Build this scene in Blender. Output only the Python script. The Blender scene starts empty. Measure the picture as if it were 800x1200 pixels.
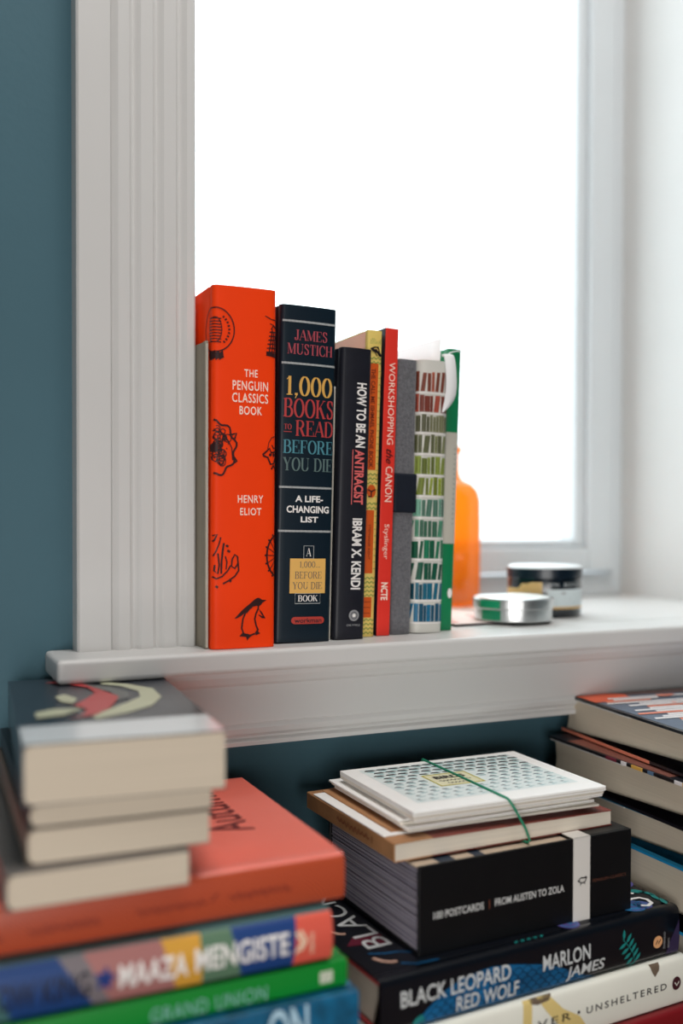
import bpy, bmesh, math, random
from mathutils import Vector, Matrix, geometry
random.seed(7)
sc = bpy.context.scene
C = sc.collection
PI = math.pi
ZC = 1.112                      # eye height; sill top is 92 mm below it

# ------------------------------------------------------------------ camera
YAW, PIT, ROL = math.radians(24.5), math.radians(-1.1), math.radians(0.16)
fw = Vector((math.sin(YAW)*math.cos(PIT), math.cos(YAW)*math.cos(PIT), math.sin(PIT)))
rt = Vector((math.cos(YAW), -math.sin(YAW), 0)); up = rt.cross(fw)
R_ = rt*math.cos(ROL)+up*math.sin(ROL); U_ = -rt*math.sin(ROL)+up*math.cos(ROL)
cam_d = bpy.data.cameras.new('camera'); cam = bpy.data.objects.new('camera', cam_d); C.objects.link(cam)
cam.matrix_world = Matrix(((R_.x, U_.x, -fw.x, 0), (R_.y, U_.y, -fw.y, 0), (R_.z, U_.z, -fw.z, ZC), (0, 0, 0, 1)))
cam_d.sensor_width = 36; cam_d.lens = 35.01; cam_d.shift_y = 27.4/1200; cam_d.clip_start = .02
cam_d.dof.use_dof = True; cam_d.dof.focus_distance = .715; cam_d.dof.aperture_fstop = 2.4
sc.camera = cam

# ------------------------------------------------------------------ world, lights, exposure
sc.view_settings.view_transform = 'Standard'; sc.view_settings.look = 'None'
sc.view_settings.gamma = 1; sc.view_settings.exposure = 0.0
try: sc.view_settings.use_curve_mapping = False
except Exception: pass
wd = bpy.data.worlds.new('overcast'); sc.world = wd; wd.use_nodes = True
nt = wd.node_tree; nt.nodes.clear()
out = nt.nodes.new('ShaderNodeOutputWorld'); bg = nt.nodes.new('ShaderNodeBackground')
tc = nt.nodes.new('ShaderNodeTexCoord'); nz = nt.nodes.new('ShaderNodeTexNoise'); nz.inputs['Scale'].default_value = 2.2
cr = nt.nodes.new('ShaderNodeValToRGB')
cr.color_ramp.elements[0].position = .3; cr.color_ramp.elements[0].color = (.82, .92, 1, 1)
cr.color_ramp.elements[1].position = .7; cr.color_ramp.elements[1].color = (.90, .97, 1, 1)
nt.links.new(tc.outputs['Generated'], nz.inputs['Vector']); nt.links.new(nz.outputs['Fac'], cr.inputs['Fac'])
# standard overcast sky: the zenith three times as bright as the horizon; horizon brightness carries on below it
sp = nt.nodes.new('ShaderNodeSeparateXYZ'); mr = nt.nodes.new('ShaderNodeMapRange'); mr.inputs['From Min'].default_value = 0; mr.inputs['From Max'].default_value = 1
mr.inputs['To Min'].default_value = 2.2; mr.inputs['To Max'].default_value = 6.6
mul = nt.nodes.new('ShaderNodeVectorMath'); mul.operation = 'SCALE'
nt.links.new(tc.outputs['Generated'], sp.inputs[0]); nt.links.new(sp.outputs['Z'], mr.inputs['Value']); nt.links.new(cr.outputs['Color'], mul.inputs[0]); nt.links.new(mr.outputs['Result'], mul.inputs['Scale'])
nt.links.new(mul.outputs[0], bg.inputs['Color']); bg.inputs['Strength'].default_value = 1.0
nt.links.new(bg.outputs[0], out.inputs[0])

def area(name, loc, target, sx, sy, power, col):
    d = bpy.data.lights.new(name, 'AREA'); d.shape = 'RECTANGLE'; d.size = sx; d.size_y = sy; d.energy = power; d.color = col
    o = bpy.data.objects.new(name, d); C.objects.link(o); o.location = loc
    o.rotation_euler = (Vector(target)-Vector(loc)).to_track_quat('-Z', 'Y').to_euler(); return o
area('front_fill', (-.32, -.72, .90), (.32, .55, .90), .9, .55, 12.0, (1, .975, .95))  # added fill lamp behind the camera, lifts the spines and lower stacks
area('top_fill', (.30, .22, 2.4), (.30, .30, 0), .5, .5, 13, (1, .97, .94))  # added overhead fill that brightens upward faces, no fixture modelled

# ------------------------------------------------------------------ materials
def lin(c): return tuple(((v/255)/12.92 if v/255 <= .04045 else ((v/255+.055)/1.055)**2.4) for v in c)
MATS = {}
def mat(name, rgb, rough=.5, spec=.5, var=.0, vscale=20, bump=0, bscale=200, metal=0, coat=0, raw=False, sheen=0):
    if name in MATS: return MATS[name]
    m = bpy.data.materials.new(name); m.use_nodes = True; t = m.node_tree; b = t.nodes['Principled BSDF']
    c = rgb if raw else lin(rgb)
    b.inputs['Base Color'].default_value = (*c, 1); b.inputs['Roughness'].default_value = rough
    b.inputs['Specular IOR Level'].default_value = spec; b.inputs['Metallic'].default_value = metal
    b.inputs['Coat Weight'].default_value = coat; b.inputs['Coat Roughness'].default_value = .15
    if sheen: b.inputs['Sheen Weight'].default_value = sheen
    tcn = t.nodes.new('ShaderNodeTexCoord')
    if var:
        n = t.nodes.new('ShaderNodeTexNoise'); n.inputs['Scale'].default_value = vscale; n.inputs['Detail'].default_value = 4
        r = t.nodes.new('ShaderNodeValToRGB'); r.color_ramp.elements[0].position = .3; r.color_ramp.elements[1].position = .7
        r.color_ramp.elements[0].color = (*[v*(1-var) for v in c], 1); r.color_ramp.elements[1].color = (*[min(1, v*(1+var)) for v in c], 1)
        t.links.new(tcn.outputs['Object'], n.inputs['Vector']); t.links.new(n.outputs['Fac'], r.inputs['Fac']); t.links.new(r.outputs['Color'], b.inputs['Base Color'])
    if bump:
        n2 = t.nodes.new('ShaderNodeTexNoise'); n2.inputs['Scale'].default_value = bscale; n2.inputs['Detail'].default_value = 3
        bp = t.nodes.new('ShaderNodeBump'); bp.inputs['Strength'].default_value = bump; bp.inputs['Distance'].default_value = .002
        t.links.new(tcn.outputs['Object'], n2.inputs['Vector']); t.links.new(n2.outputs['Fac'], bp.inputs['Height']); t.links.new(bp.outputs['Normal'], b.inputs['Normal'])
    MATS[name] = m; return m
def pages(name, rgb, axis='Z', freq=2600, dark=.80):
    """paper edges: fine streaks lying along the sheets"""
    if name in MATS: return MATS[name]
    m = bpy.data.materials.new(name); m.use_nodes = True; t = m.node_tree; b = t.nodes['Principled BSDF']; b.inputs['Roughness'].default_value = .85
    b.inputs['Specular IOR Level'].default_value = .2
    tcn = t.nodes.new('ShaderNodeTexCoord'); mp = t.nodes.new('ShaderNodeMapping')
    s = {'Z': (6, 6, freq), 'X': (freq, 6, 6)}[axis]; mp.inputs['Scale'].default_value = s
    n = t.nodes.new('ShaderNodeTexNoise'); n.inputs['Scale'].default_value = 1; n.inputs['Detail'].default_value = 2
    r = t.nodes.new('ShaderNodeValToRGB'); c = lin(rgb)
    r.color_ramp.elements[0].position = .3; r.color_ramp.elements[0].color = (*[v*dark for v in c], 1)
    r.color_ramp.elements[1].position = .65; r.color_ramp.elements[1].color = (*c, 1)
    bp = t.nodes.new('ShaderNodeBump'); bp.inputs['Strength'].default_value = .25; bp.inputs['Distance'].default_value = .0003
    t.links.new(tcn.outputs['Object'], mp.inputs['Vector']); t.links.new(mp.outputs[0], n.inputs['Vector']); t.links.new(n.outputs['Fac'], r.inputs['Fac'])
    t.links.new(r.outputs['Color'], b.inputs['Base Color']); t.links.new(n.outputs['Fac'], bp.inputs['Height']); t.links.new(bp.outputs['Normal'], b.inputs['Normal'])
    MATS[name] = m; return m
def ink(name, rgb, rough=.5): return mat('ink_'+name, rgb, rough, .4)

M_WALL = mat('teal_wall', (68, 102, 114), .6, .3, .04, 6, .12, 160)
M_TRIM = mat('white_trim', (207, 206, 204), .38, .5, .015, 9, .03, 90)
M_FRAME = mat('window_white', (208, 213, 216), .3, .5, .01, 9)
M_CEIL = mat('ceiling_white', (225, 222, 216), .8, .3, .02, 5, .05, 90)
M_FLOOR = mat('oak_floor', (128, 98, 72), .5, .4, .25, 9, .05, 60)
M_DESK = mat('walnut_desk', (96, 68, 50), .45, .4, .3, 14, .05, 60)

# ------------------------------------------------------------------ mesh helpers
def mesh_obj(name, verts, faces, mats, parent=None, fm=None, smooth=False):
    me = bpy.data.meshes.new(name); me.from_pydata([tuple(v) for v in verts], [], faces)
    for m in (mats if isinstance(mats, (list, tuple)) else [mats]): me.materials.append(m)
    if fm: me.polygons.foreach_set('material_index', fm)
    if smooth: me.polygons.foreach_set('use_smooth', [True]*len(me.polygons))
    me.update(); o = bpy.data.objects.new(name, me); C.objects.link(o)
    if parent: o.parent = parent
    return o
class MB:
    def __init__(s): s.v = []; s.f = []; s.m = []
    def add(s, v, f, m=0):
        k = len(s.v); s.v += [Vector(p) for p in v]; s.f += [tuple(i+k for i in q) for q in f]; s.m += [m]*len(f); return s
    def box(s, x0, y0, z0, x1, y1, z1, m=0):
        v = [(x0,y0,z0),(x1,y0,z0),(x1,y1,z0),(x0,y1,z0),(x0,y0,z1),(x1,y0,z1),(x1,y1,z1),(x0,y1,z1)]
        return s.add(v, [(0,3,2,1),(4,5,6,7),(0,1,5,4),(1,2,6,5),(2,3,7,6),(3,0,4,7)], m)
    def extrude(s, prof, a0, a1, fn, m=0):
        """closed profile [(p,q)] swept from a0 to a1; fn(a,p,q)->xyz"""
        n = len(prof); v = [fn(a0,*p) for p in prof]+[fn(a1,*p) for p in prof]
        f = [(i, (i+1)%n, (i+1)%n+n, i+n) for i in range(n)]
        f += [tuple(reversed(range(n))), tuple(range(n, 2*n))]
        return s.add(v, f, m)
    def tube(s, pts, r, seg=8, m=0, close=False):
        pts = [Vector(p) for p in pts]; n = len(pts); rings = []; prev = None
        for i, p in enumerate(pts):
            a = pts[(i-1)%n] if (close or i > 0) else p; b = pts[(i+1)%n] if (close or i < n-1) else p
            d = (b-a).normalized(); 
            u = (prev - d*prev.dot(d)) if prev else d.orthogonal()
            u.normalize(); prev = u; w = d.cross(u)
            rings.append([p+(u*math.cos(2*PI*k/seg)+w*math.sin(2*PI*k/seg))*r for k in range(seg)])
        v = [q for rg in rings for q in rg]; f = []
        for i in range(n if close else n-1):
            j = (i+1)%n
            for k in range(seg): f.append((i*seg+k, i*seg+(k+1)%seg, j*seg+(k+1)%seg, j*seg+k))
        if not close: f += [tuple(reversed(range(seg))), tuple(range((n-1)*seg, n*seg))]
        return s.add(v, f, m)
    def lathe(s, prof, cx, cy, seg=64, m=0):
        v = []; f = []; n = len(prof)
        for k in range(seg):
            a = 2*PI*k/seg
            v += [(cx+r*math.cos(a), cy+r*math.sin(a), z) for r, z in prof]
        for k in range(seg):
            j = (k+1)%seg
            for i in range(n-1): f.append((k*n+i, j*n+i, j*n+i+1, k*n+i+1))
        return s.add(v, f, m)
    def build(s, name, mats, parent=None, smooth=False, bevel=0, seg=2):
        o = mesh_obj(name, s.v, s.f, mats, parent, s.m, smooth)
        if bevel:
            b = o.modifiers.new('bevel', 'BEVEL'); b.width = bevel; b.segments = seg; b.limit_method = 'ANGLE'; b.angle_limit = math.radians(40)
        return o
def auto_smooth(o, ang=40):
    me = o.data; me.polygons.foreach_set('use_smooth', [True]*len(me.polygons))
    try: me.set_sharp_from_angle(angle=math.radians(ang))
    except Exception: pass
    return o
def tag(o, label=None, cat=None, group=None, kind=None):
    if label: o['label'] = label
    if cat: o['category'] = cat
    if group: o['group'] = group
    if kind: o['kind'] = kind
    return o
def empty(name, loc, rot=(0,0,0)):
    o = bpy.data.objects.new(name, None); C.objects.link(o); o.location = loc; o.rotation_euler = rot; o.empty_display_size = .02; return o
def struct(o): o['kind'] = 'structure'; return o

# ------------------------------------------------------------------ flat print: 2D shapes (v2, faces)
_tc = {}
def text2d(s, offset=0, shear=0, spacing=1.0, res=3):
    key = (s, offset, shear, spacing)
    if key in _tc: return _tc[key]
    cu = bpy.data.curves.new('lettering', 'FONT'); cu.body = s; cu.offset = offset; cu.shear = shear; cu.space_character = spacing
    cu.resolution_u = res; cu.fill_mode = 'FRONT'; cu.align_x = 'CENTER'
    o = bpy.data.objects.new('lettering_source', cu); C.objects.link(o)
    dg = bpy.context.evaluated_depsgraph_get(); me = o.evaluated_get(dg).to_mesh()
    r = ([(v.co.x, v.co.y) for v in me.vertices], [tuple(p.vertices) for p in me.polygons])
    o.evaluated_get(dg).to_mesh_clear(); bpy.data.objects.remove(o); bpy.data.curves.remove(cu)
    _tc[key] = r; return r
def join(*sh):
    V = []; F = []
    for v, f in sh:
        k = len(V); V += list(v); F += [tuple(i+k for i in q) for q in f]
    return V, F
def ribbon(pts, w, close=False):
    """poly-line of width w, or per-direction width if w is a function (dx,dy)->w"""
    if close: pts = list(pts)+[pts[0]]
    V = []; F = []; n = len(pts)
    for i, p in enumerate(pts):
        a = pts[max(i-1, 0)]; b = pts[min(i+1, n-1)]
        if close and i in (0, n-1): a = pts[-2]; b = pts[1]
        dx, dy = b[0]-a[0], b[1]-a[1]; L = math.hypot(dx, dy) or 1; dx /= L; dy /= L
        ww = w(dx, dy) if callable(w) else w
        V += [(p[0]-dy*ww/2, p[1]+dx*ww/2), (p[0]+dy*ww/2, p[1]-dx*ww/2)]
    for i in range(n-1): F.append((2*i, 2*i+1, 2*i+3, 2*i+2))
    return V, F
def poly(pts):
    tri = geometry.tessellate_polygon([[Vector((x, y, 0)) for x, y in pts]])
    return list(pts), [tuple(t) for t in tri]
def grid(x0, y0, x1, y1, nx=1, ny=1):
    V = [(x0+(x1-x0)*i/nx, y0+(y1-y0)*j/ny) for j in range(ny+1) for i in range(nx+1)]
    F = [(j*(nx+1)+i, j*(nx+1)+i+1, (j+1)*(nx+1)+i+1, (j+1)*(nx+1)+i) for j in range(ny) for i in range(nx)]
    return V, F
def disc(cx, cy, rx, ry=None, n=28, a0=0, a1=2*PI):
    ry = ry or rx
    return poly([(cx+rx*math.cos(a0+(a1-a0)*k/n), cy+ry*math.sin(a0+(a1-a0)*k/n)) for k in range(n)])
def arc(cx, cy, rx, ry, a0, a1, n=14):
    return [(cx+rx*math.cos(math.radians(a0+(a1-a0)*k/n)), cy+ry*math.sin(math.radians(a0+(a1-a0)*k/n))) for k in range(n+1)]
def fit(sh, x0, y0, x1, y1):
    V, F = sh; xs = [v[0] for v in V]; ys = [v[1] for v in V]
    ax, bx, ay, by = min(xs), max(xs), min(ys), max(ys)
    return [(x0+(x-ax)/(bx-ax)*(x1-x0), y0+(y-ay)/(by-ay)*(y1-y0)) for x, y in V], F
def xf(sh, fn): return [fn(x, y) for x, y in sh[0]], sh[1]
def slice2d(sh, cuts, ax):
    """cut flat faces along the facets of a rounded spine so that the print can follow it"""
    V, F = sh; lo = min(v[ax] for v in V); hi = max(v[ax] for v in V)
    cuts = [c for c in cuts if lo+1e-6 < c < hi-1e-6]
    if not cuts: return sh
    bm = bmesh.new(); bv = [bm.verts.new((x, y, 0)) for x, y in V]
    for f in F:
        try: bm.faces.new([bv[i] for i in f])
        except ValueError: pass
    nrm = Vector((1, 0, 0)) if ax == 0 else Vector((0, 1, 0))
    for c in cuts: bmesh.ops.bisect_plane(bm, geom=bm.verts[:]+bm.edges[:]+bm.faces[:], plane_co=nrm*c, plane_no=nrm, dist=1e-7)
    bm.verts.index_update(); r = ([(v.co.x, v.co.y) for v in bm.verts], [tuple(v.index for v in f.verts) for f in bm.faces]); bm.free(); return r
# a high-contrast serif face drawn from strokes
TK, TN = .16, .045
def _w(dx, dy): return TN+(TK-TN)*abs(dy)**1.3
_bowl = lambda x, cy, rx, ry: [(.15, cy+ry), (x, cy+ry)]+arc(x, cy, rx, ry, 90, -90, 10)[1:]+[(.15, cy-ry)]
GL = {
 'A': (.76, [('n', [(.02,0),(.38,1)]), ('t', [(.38,1),(.70,0)]), ('n', [(.14,.33),(.58,.33)])], [(.03,0,.12),(.70,0,.15)]),
 'B': (.72, [('t', [(.15,0),(.15,1)]), ('c', _bowl(.36,.765,.20,.235)), ('c', _bowl(.38,.265,.25,.265))], [(.12,0,.12),(.12,1,.12)]),
 'C': (.76, [('c', arc(.42,.5,.34,.5,42,318,24)), ('n', [(.68,.97),(.68,.66)]), ('n', [(.68,.03),(.68,.3)])], []),
 'D': (.78, [('t', [(.15,0),(.15,1)]), ('c', [(.15,1),(.33,1)]+arc(.33,.5,.36,.5,90,-90,16)[1:]+[(.15,0)])], [(.12,0,.12),(.12,1,.12)]),
 'E': (.70, [('t', [(.15,0),(.15,1)]), ('n', [(.15,.98),(.62,.98)]), ('n', [(.15,.5),(.44,.5)]), ('n', [(.15,.02),(.64,.02)]), ('n', [(.61,1),(.61,.74)]), ('n', [(.63,0),(.63,.28)]), ('n', [(.44,.38),(.44,.62)])], [(.12,0,.12),(.12,1,.12)]),
 'F': (.66, [('t', [(.15,0),(.15,1)]), ('n', [(.15,.98),(.60,.98)]), ('n', [(.15,.5),(.44,.5)]), ('n', [(.60,1),(.60,.74)]), ('n', [(.44,.38),(.44,.62)])], [(.15,0,.15),(.12,1,.12)]),
 'H': (.84, [('t', [(.15,0),(.15,1)]), ('t', [(.67,0),(.67,1)]), ('n', [(.15,.5),(.67,.5)])], [(.15,0,.14),(.15,1,.14),(.67,0,.14),(.67,1,.14)]),
 'I': (.34, [('t', [(.17,0),(.17,1)])], [(.17,0,.15),(.17,1,.15)]),
 'J': (.52, [('c', [(.34,1),(.34,.25)]+arc(.19,.2,.15,.2,0,-150,8)), ('t', [(.08,.12),(.08,.24)])], [(.34,1,.15)]),
 'K': (.80, [('t', [(.15,0),(.15,1)]), ('n', [(.64,1),(.17,.42)]), ('t', [(.34,.6),(.66,0)])], [(.15,0,.14),(.15,1,.14),(.64,1,.11),(.67,0,.13)]),
 'M': (.98, [('n', [(.12,0),(.12,1)]), ('t', [(.15,1),(.47,.06)]), ('n', [(.47,.04),(.80,1)]), ('t', [(.82,0),(.82,1)])], [(.12,0,.11),(.10,1,.10),(.82,0,.14),(.86,1,.10)]),
 'N': (.84, [('n', [(.13,0),(.13,1)]), ('t', [(.15,1),(.68,.02)]), ('n', [(.70,0),(.70,1)])], [(.13,0,.12),(.10,1,.10),(.70,1,.12)]),
 'O': (.80, [('c', arc(.40,.5,.32,.5,0,360,28))], []),
 'R': (.80, [('t', [(.15,0),(.15,1)]), ('c', _bowl(.38,.755,.22,.245)), ('t', [(.40,.5),(.66,0)])], [(.15,0,.14),(.12,1,.12),(.68,0,.10)]),
 'S': (.62, [('c', [(.50,.80),(.42,.95),(.30,1),(.17,.95),(.12,.80),(.16,.66),(.30,.55),(.44,.44),(.50,.28),(.46,.1),(.30,0),(.17,.04),(.10,.22)]), ('n', [(.51,.97),(.51,.70)]), ('n', [(.10,.03),(.10,.32)])], []),
 'T': (.72, [('t', [(.36,0),(.36,1)]), ('n', [(.06,.98),(.66,.98)]), ('n', [(.06,1),(.06,.72)]), ('n', [(.66,1),(.66,.72)])], [(.36,0,.15)]),
 'U': (.84, [('t', [(.16,1),(.16,.3)]), ('c', [(.16,.32)]+arc(.41,.28,.25,.28,180,360,14)), ('n', [(.68,.28),(.68,1)])], [(.16,1,.14),(.68,1,.12)]),
 'Y': (.76, [('t', [(.12,1),(.38,.46)]), ('n', [(.66,1),(.40,.46)]), ('t', [(.38,.5),(.38,0)])], [(.12,1,.13),(.66,1,.11),(.38,0,.15)]),
 '1': (.46, [('t', [(.24,0),(.24,1)]), ('n', [(.24,.98),(.08,.82)])], [(.24,0,.16)]),
 '0': (.64, [('c', arc(.32,.5,.24,.5,0,360,28))], []),
 ',': (.26, [('t', [(.13,.12),(.13,0)]), ('n', [(.17,.04),(.08,-.16)])], []), '.': (.26, [('t', [(.13,.13),(.13,0)])], []), ' ': (.34, [], [])}
def serif(s, thin=1.0):
    x = 0; parts = []
    for ch in s:
        w, st, sf = GL[ch]
        for kind, pts in st:
            pts = [(x+a, b) for a, b in pts]
            parts.append(ribbon(pts, {'t': TK*thin, 'n': TN, 'c': (lambda dx, dy: TN+(TK*thin-TN)*abs(dy)**1.3)}[kind]))
        for a, b, hw in sf: parts.append(ribbon([(x+a-hw, b+(.02 if b < .5 else -.02)), (x+a+hw, b+(.02 if b < .5 else -.02))], TN))
        x += w+.03
    return join(*parts)

# ------------------------------------------------------------------ books
class Book:
    """Lying frame: x along the spine (0..H), y from spine to fore-edge (0..D), z thickness (0..T).
    standing=True turns it upright, head up, spine still towards -y, cover side z=T towards +x."""
    def __init__(s, name, label, loc, H, D, T, cover, page, hard=True, rot=0, lean=0, bulge=.002, corner=.0025, standing=False,
                 group=None, board=None, pin=None, slant=0, cat='book', groove=True):
        s.H, s.D, s.T, s.bulge, s.st = H, D, T, bulge, standing
        s.rr = min(corner/(T/2), .95); s.rc = corner
        s.root = tag(empty(name, loc, (0, lean, rot)), label, cat, group)
        b = board or (.0022 if hard else .0006); s.b = b
        pin = pin if pin is not None else (.003 if hard else .0002)
        cz = [corner*(1-math.cos(PI/2*k/5)) for k in range(6)]
        s.zs = cz+[corner+(T-2*corner)*k/12 for k in range(1, 12)]+[T-z for z in reversed(cz)]
        outer = [(s.sy(z), z) for z in s.zs]
        inner = [(s.sy(min(max(z, b), T-b))+b*.8, min(max(z, b), T-b)) for _, z in outer]
        g = hard and groove
        top_o = [(.006, T), (.0085, T-.0009), (.011, T)] if g else []
        bot_o = [(.011, 0), (.0085, .0009), (.006, 0)] if g else []
        prof = [(D, 0)]+bot_o+outer+top_o+[(D, T), (D, T-b)]+[(y, z) for y, z in reversed(inner)]+[(D, b)]
        m = MB(); m.extrude(prof, 0, H, s.pl); s.cover = auto_smooth(m.build('cover', cover, s.root), 35)
        m = MB(); fe = D-(.004 if hard else .0002)
        pr = [(s.sy(b)+b, b)]+[(s.sy(b+(T-2*b)*k/6)+b*.9, b+(T-2*b)*k/6) for k in range(1, 6)]+[(s.sy(T-b)+b, T-b)]
        back = [(fe-(.0025*(1-((k/6-.5)*2)**2) if hard else 0), T-b-(T-2*b)*k/6) for k in range(7)]
        m.extrude(pr+back, pin, H-pin, s.pl); s.pages = auto_smooth(m.build('page_block', page, s.root), 35)
    def sy(s, z):
        u = abs(2*z/s.T-1); y = -s.bulge*(1-u*u)
        if u > 1-s.rr: q = (u-(1-s.rr))/s.rr; y += s.rc*(1-math.sqrt(max(0, 1-min(q, 1)**2)))
        return y
    def pl(s, x, y, z): return (z, y, s.H-x) if s.st else (x, y, z)
    # mappers take (across, along) in the reader's axes
    def on_spine(s, a, b, off):      # a along spine from x=0, b over the thickness
        if b < .0: return s.pl(a, s.rc-b, -off)
        if b > s.T: return s.pl(a, s.rc+(b-s.T), s.T+off)
        return s.pl(a, s.sy(b)-off, b)
    def on_cover(s, a, b, off): return s.pl(a, b, s.T+off)
    def on_left(s, a, b, off): return s.pl(a, b, -off)
    def print(s, name, sh, m, where='spine', off=.00025, parent=None, label=None, upright=False):
        """upright: shape given as (t across the spine, height above the foot) of a standing book"""
        V, F = slice2d(sh, s.zs, 0 if upright else 1) if where == 'spine' else sh
        fn = {'spine': s.on_spine, 'cover': s.on_cover, 'left': s.on_left}[where]
        vs = [fn(s.H-y, x, off) if upright else fn(x, y, off) for x, y in V]
        o = mesh_obj(name, vs, F, m, parent or s.root)
        if label: o['label'] = label
        return o

# ================================================================== SETTING
YW, YC = .700, .681          # wall face, casing face
OX0, OX1, OZ0, OZ1 = .1977, .790, ZC-.092, ZC+1.05
m = MB()
m.box(-1.6, YW, 0, .185, 1.02, 2.5); m.box(.80, YW, 0, 1.9, 1.02, 2.5); m.box(.185, YW, 0, .80, 1.02, ZC-.118); m.box(.185, YW, OZ1+.01, .80, 1.02, 2.5)
struct(m.build('wall_window', M_WALL))
struct(MB().box(-1.6, -2.5, -.05, 1.9, 1.02, 0).build('floor', M_FLOOR))
struct(MB().box(-1.6, -2.5, 2.5, 1.9, 1.02, 2.55).build('ceiling', M_CEIL))
struct(MB().box(-1.65, -2.5, 0, -1.6, 1.02, 2.5).build('wall_left', M_WALL))
struct(MB().box(1.9, -2.5, 0, 1.95, 1.02, 2.5).build('wall_right', M_WALL))
struct(MB().box(-1.65, -2.55, 0, 1.95, -2.5, 2.5).build('wall_back', M_WALL))
for i, (a, b) in enumerate(((-1.6, 1.9),)):
    struct(MB().box(a, YW-.015, 0, b, YW, .12).build('baseboard_window', M_TRIM, bevel=.004))
# window reveal (jambs and head)
m = MB(); m.box(.185, YW, OZ0, OX0, 1.0, OZ1); m.box(OX1, YW, OZ0, .80, 1.0, OZ1); m.box(.185, YW, OZ1, .80, 1.0, OZ1+.01)
struct(m.build('trim_1', M_TRIM))
# fluted casings: profile in x,y swept in z
def casing(name, x0, flip=False):
    w = .082; pr = [(0, YW), (0, YC+.0015), (.0015, YC), (.0225, YC)]
    fl = (.0226, .0382, .0542, .0704)
    for k, c in enumerate(fl):
        r = .0022
        if k: pr.append((c-r*1.0-.0004, YC))
        pr += [(c-r+.0002, YC+.0022), (c+.0004, YC+.0034), (c+r*.7, YC+.0026), (c+r+.0014, YC+.0010), (c+r+.0030, YC)]
    pr += [(w-.0015, YC), (w, YC+.0015), (w, YW)]
    if flip: pr = [(w-x, y) for x, y in reversed(pr)]
    m = MB(); m.extrude([(x+x0, y) for x, y in pr], OZ0, OZ1+.01, lambda a, p, q: (p, q, a)); return struct(m.build(name, M_TRIM))
casing('trim_2', .1157); casing('trim_3', .790, True)
struct(MB().box(.10, YC-.004, OZ1+.01, .89, YW, OZ1+.10).build('trim_4', M_TRIM, bevel=.003))
# sill board with rounded nosing
m = MB(); m.box(.185, YW, ZC-.1075, .80, .99, OZ0)
m.box(.097, .6455, ZC-.1075, .892, YW, OZ0); o = struct(m.build('trim_5', M_TRIM)); bv = o.modifiers.new('bevel', 'BEVEL'); bv.width = .0032; bv.segments = 4; bv.limit_method = 'ANGLE'
# apron: cove, flat board, bead
pr = [(YW, -.1075), (.655, -.1075), (.6558, -.112), (.659, -.117), (.6615, -.1190), (.6635, -.1195), (.6635, -.1460), (.6652, -.1466), (.6640, -.1500), (.6655, -.1540), (.6690, -.1565), (.6695, -.1580), (.6670, -.1600), (.6675, -.1630), (YW, -.1630)]
m = MB(); m.extrude(pr, .112, .878, lambda a, p, q: (a, p, ZC+q)); o = struct(m.build('trim_6', M_TRIM))
# window unit: fixed frame, sash, pane
def ring(mb, x0, z0, x1, z1, wl, wr, wb, wt, y0, y1):
    mb.box(x0, y0, z0, x0+wl, y1, z1); mb.box(x1-wr, y0, z0, x1, y1, z1); mb.box(x0+wl, y0, z0, x1-wr, y1, z0+wb); mb.box(x0+wl, y0, z1-wt, x1-wr, y1, z1)
wroot = tag(empty('window_1', (.494, .95, OZ0)), kind='structure')
def rel(mb, name, mats, parent, **k):
    o = mb.build(name, mats, None, **k); o.parent = parent; o.matrix_parent_inverse = Matrix.Translation(parent.location).inverted() if parent.parent is None else Matrix(); return o
m = MB(); ring(m, OX0, OZ0, OX1, OZ1, .014, .014, .0265, .03, .935, .99); rel(m, 'window_frame', M_FRAME, wroot, bevel=.002)
m = MB(); ring(m, .2193, ZC-.0625, .7686, OZ1-.034, .0345, .0345, .0275, .05, .925, .965); rel(m, 'window_sash', M_FRAME, wroot, bevel=.0022)
m = MB(); ring(m, .2538, ZC-.035, .7341, OZ1-.084, .0145, .0145, .0095, .012, .932, .962); rel(m, 'glazing_bead', M_FRAME, wroot, bevel=.003)
gm = bpy.data.materials.new('window_glass'); gm.use_nodes = True; t = gm.node_tree; t.nodes.clear()
o_ = t.nodes.new('ShaderNodeOutputMaterial'); mx = t.nodes.new('ShaderNodeMixShader'); tr = t.nodes.new('ShaderNodeBsdfTransparent'); gl = t.nodes.new('ShaderNodeBsdfGlossy')
gl.inputs['Roughness'].default_value = .02; mx.inputs[0].default_value = .04; tr.inputs['Color'].default_value = (.97, .99, .985, 1)
t.links.new(tr.outputs[0], mx.inputs[1]); t.links.new(gl.outputs[0], mx.inputs[2]); t.links.new(mx.outputs[0], o_.inputs[0])
m = MB(); m.box(.262, .946, ZC-.030, .726, .950, OZ1-.09); rel(m, 'window_pane', gm, wroot)

# desk that carries the stacks
dz = ZC-.362
desk = tag(empty('desk', (.30, .38, 0)), 'dark wooden desk under the stacks of books below the window', 'desk')
def dpart(mb, name, **k): 
    o = mb.build(name, M_DESK, None, **k); o.parent = desk; o.matrix_parent_inverse = Matrix.Translation(desk.location).inverted(); return o
dpart(MB().box(-.55, .08, dz-.03, 1.25, .684, dz), 'desktop', bevel=.003)
for x in (-.52, 1.17):
    for y in (.10, .62): dpart(MB().box(x, y, 0, x+.05, y+.05, dz-.03), 'leg', bevel=.003)

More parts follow.
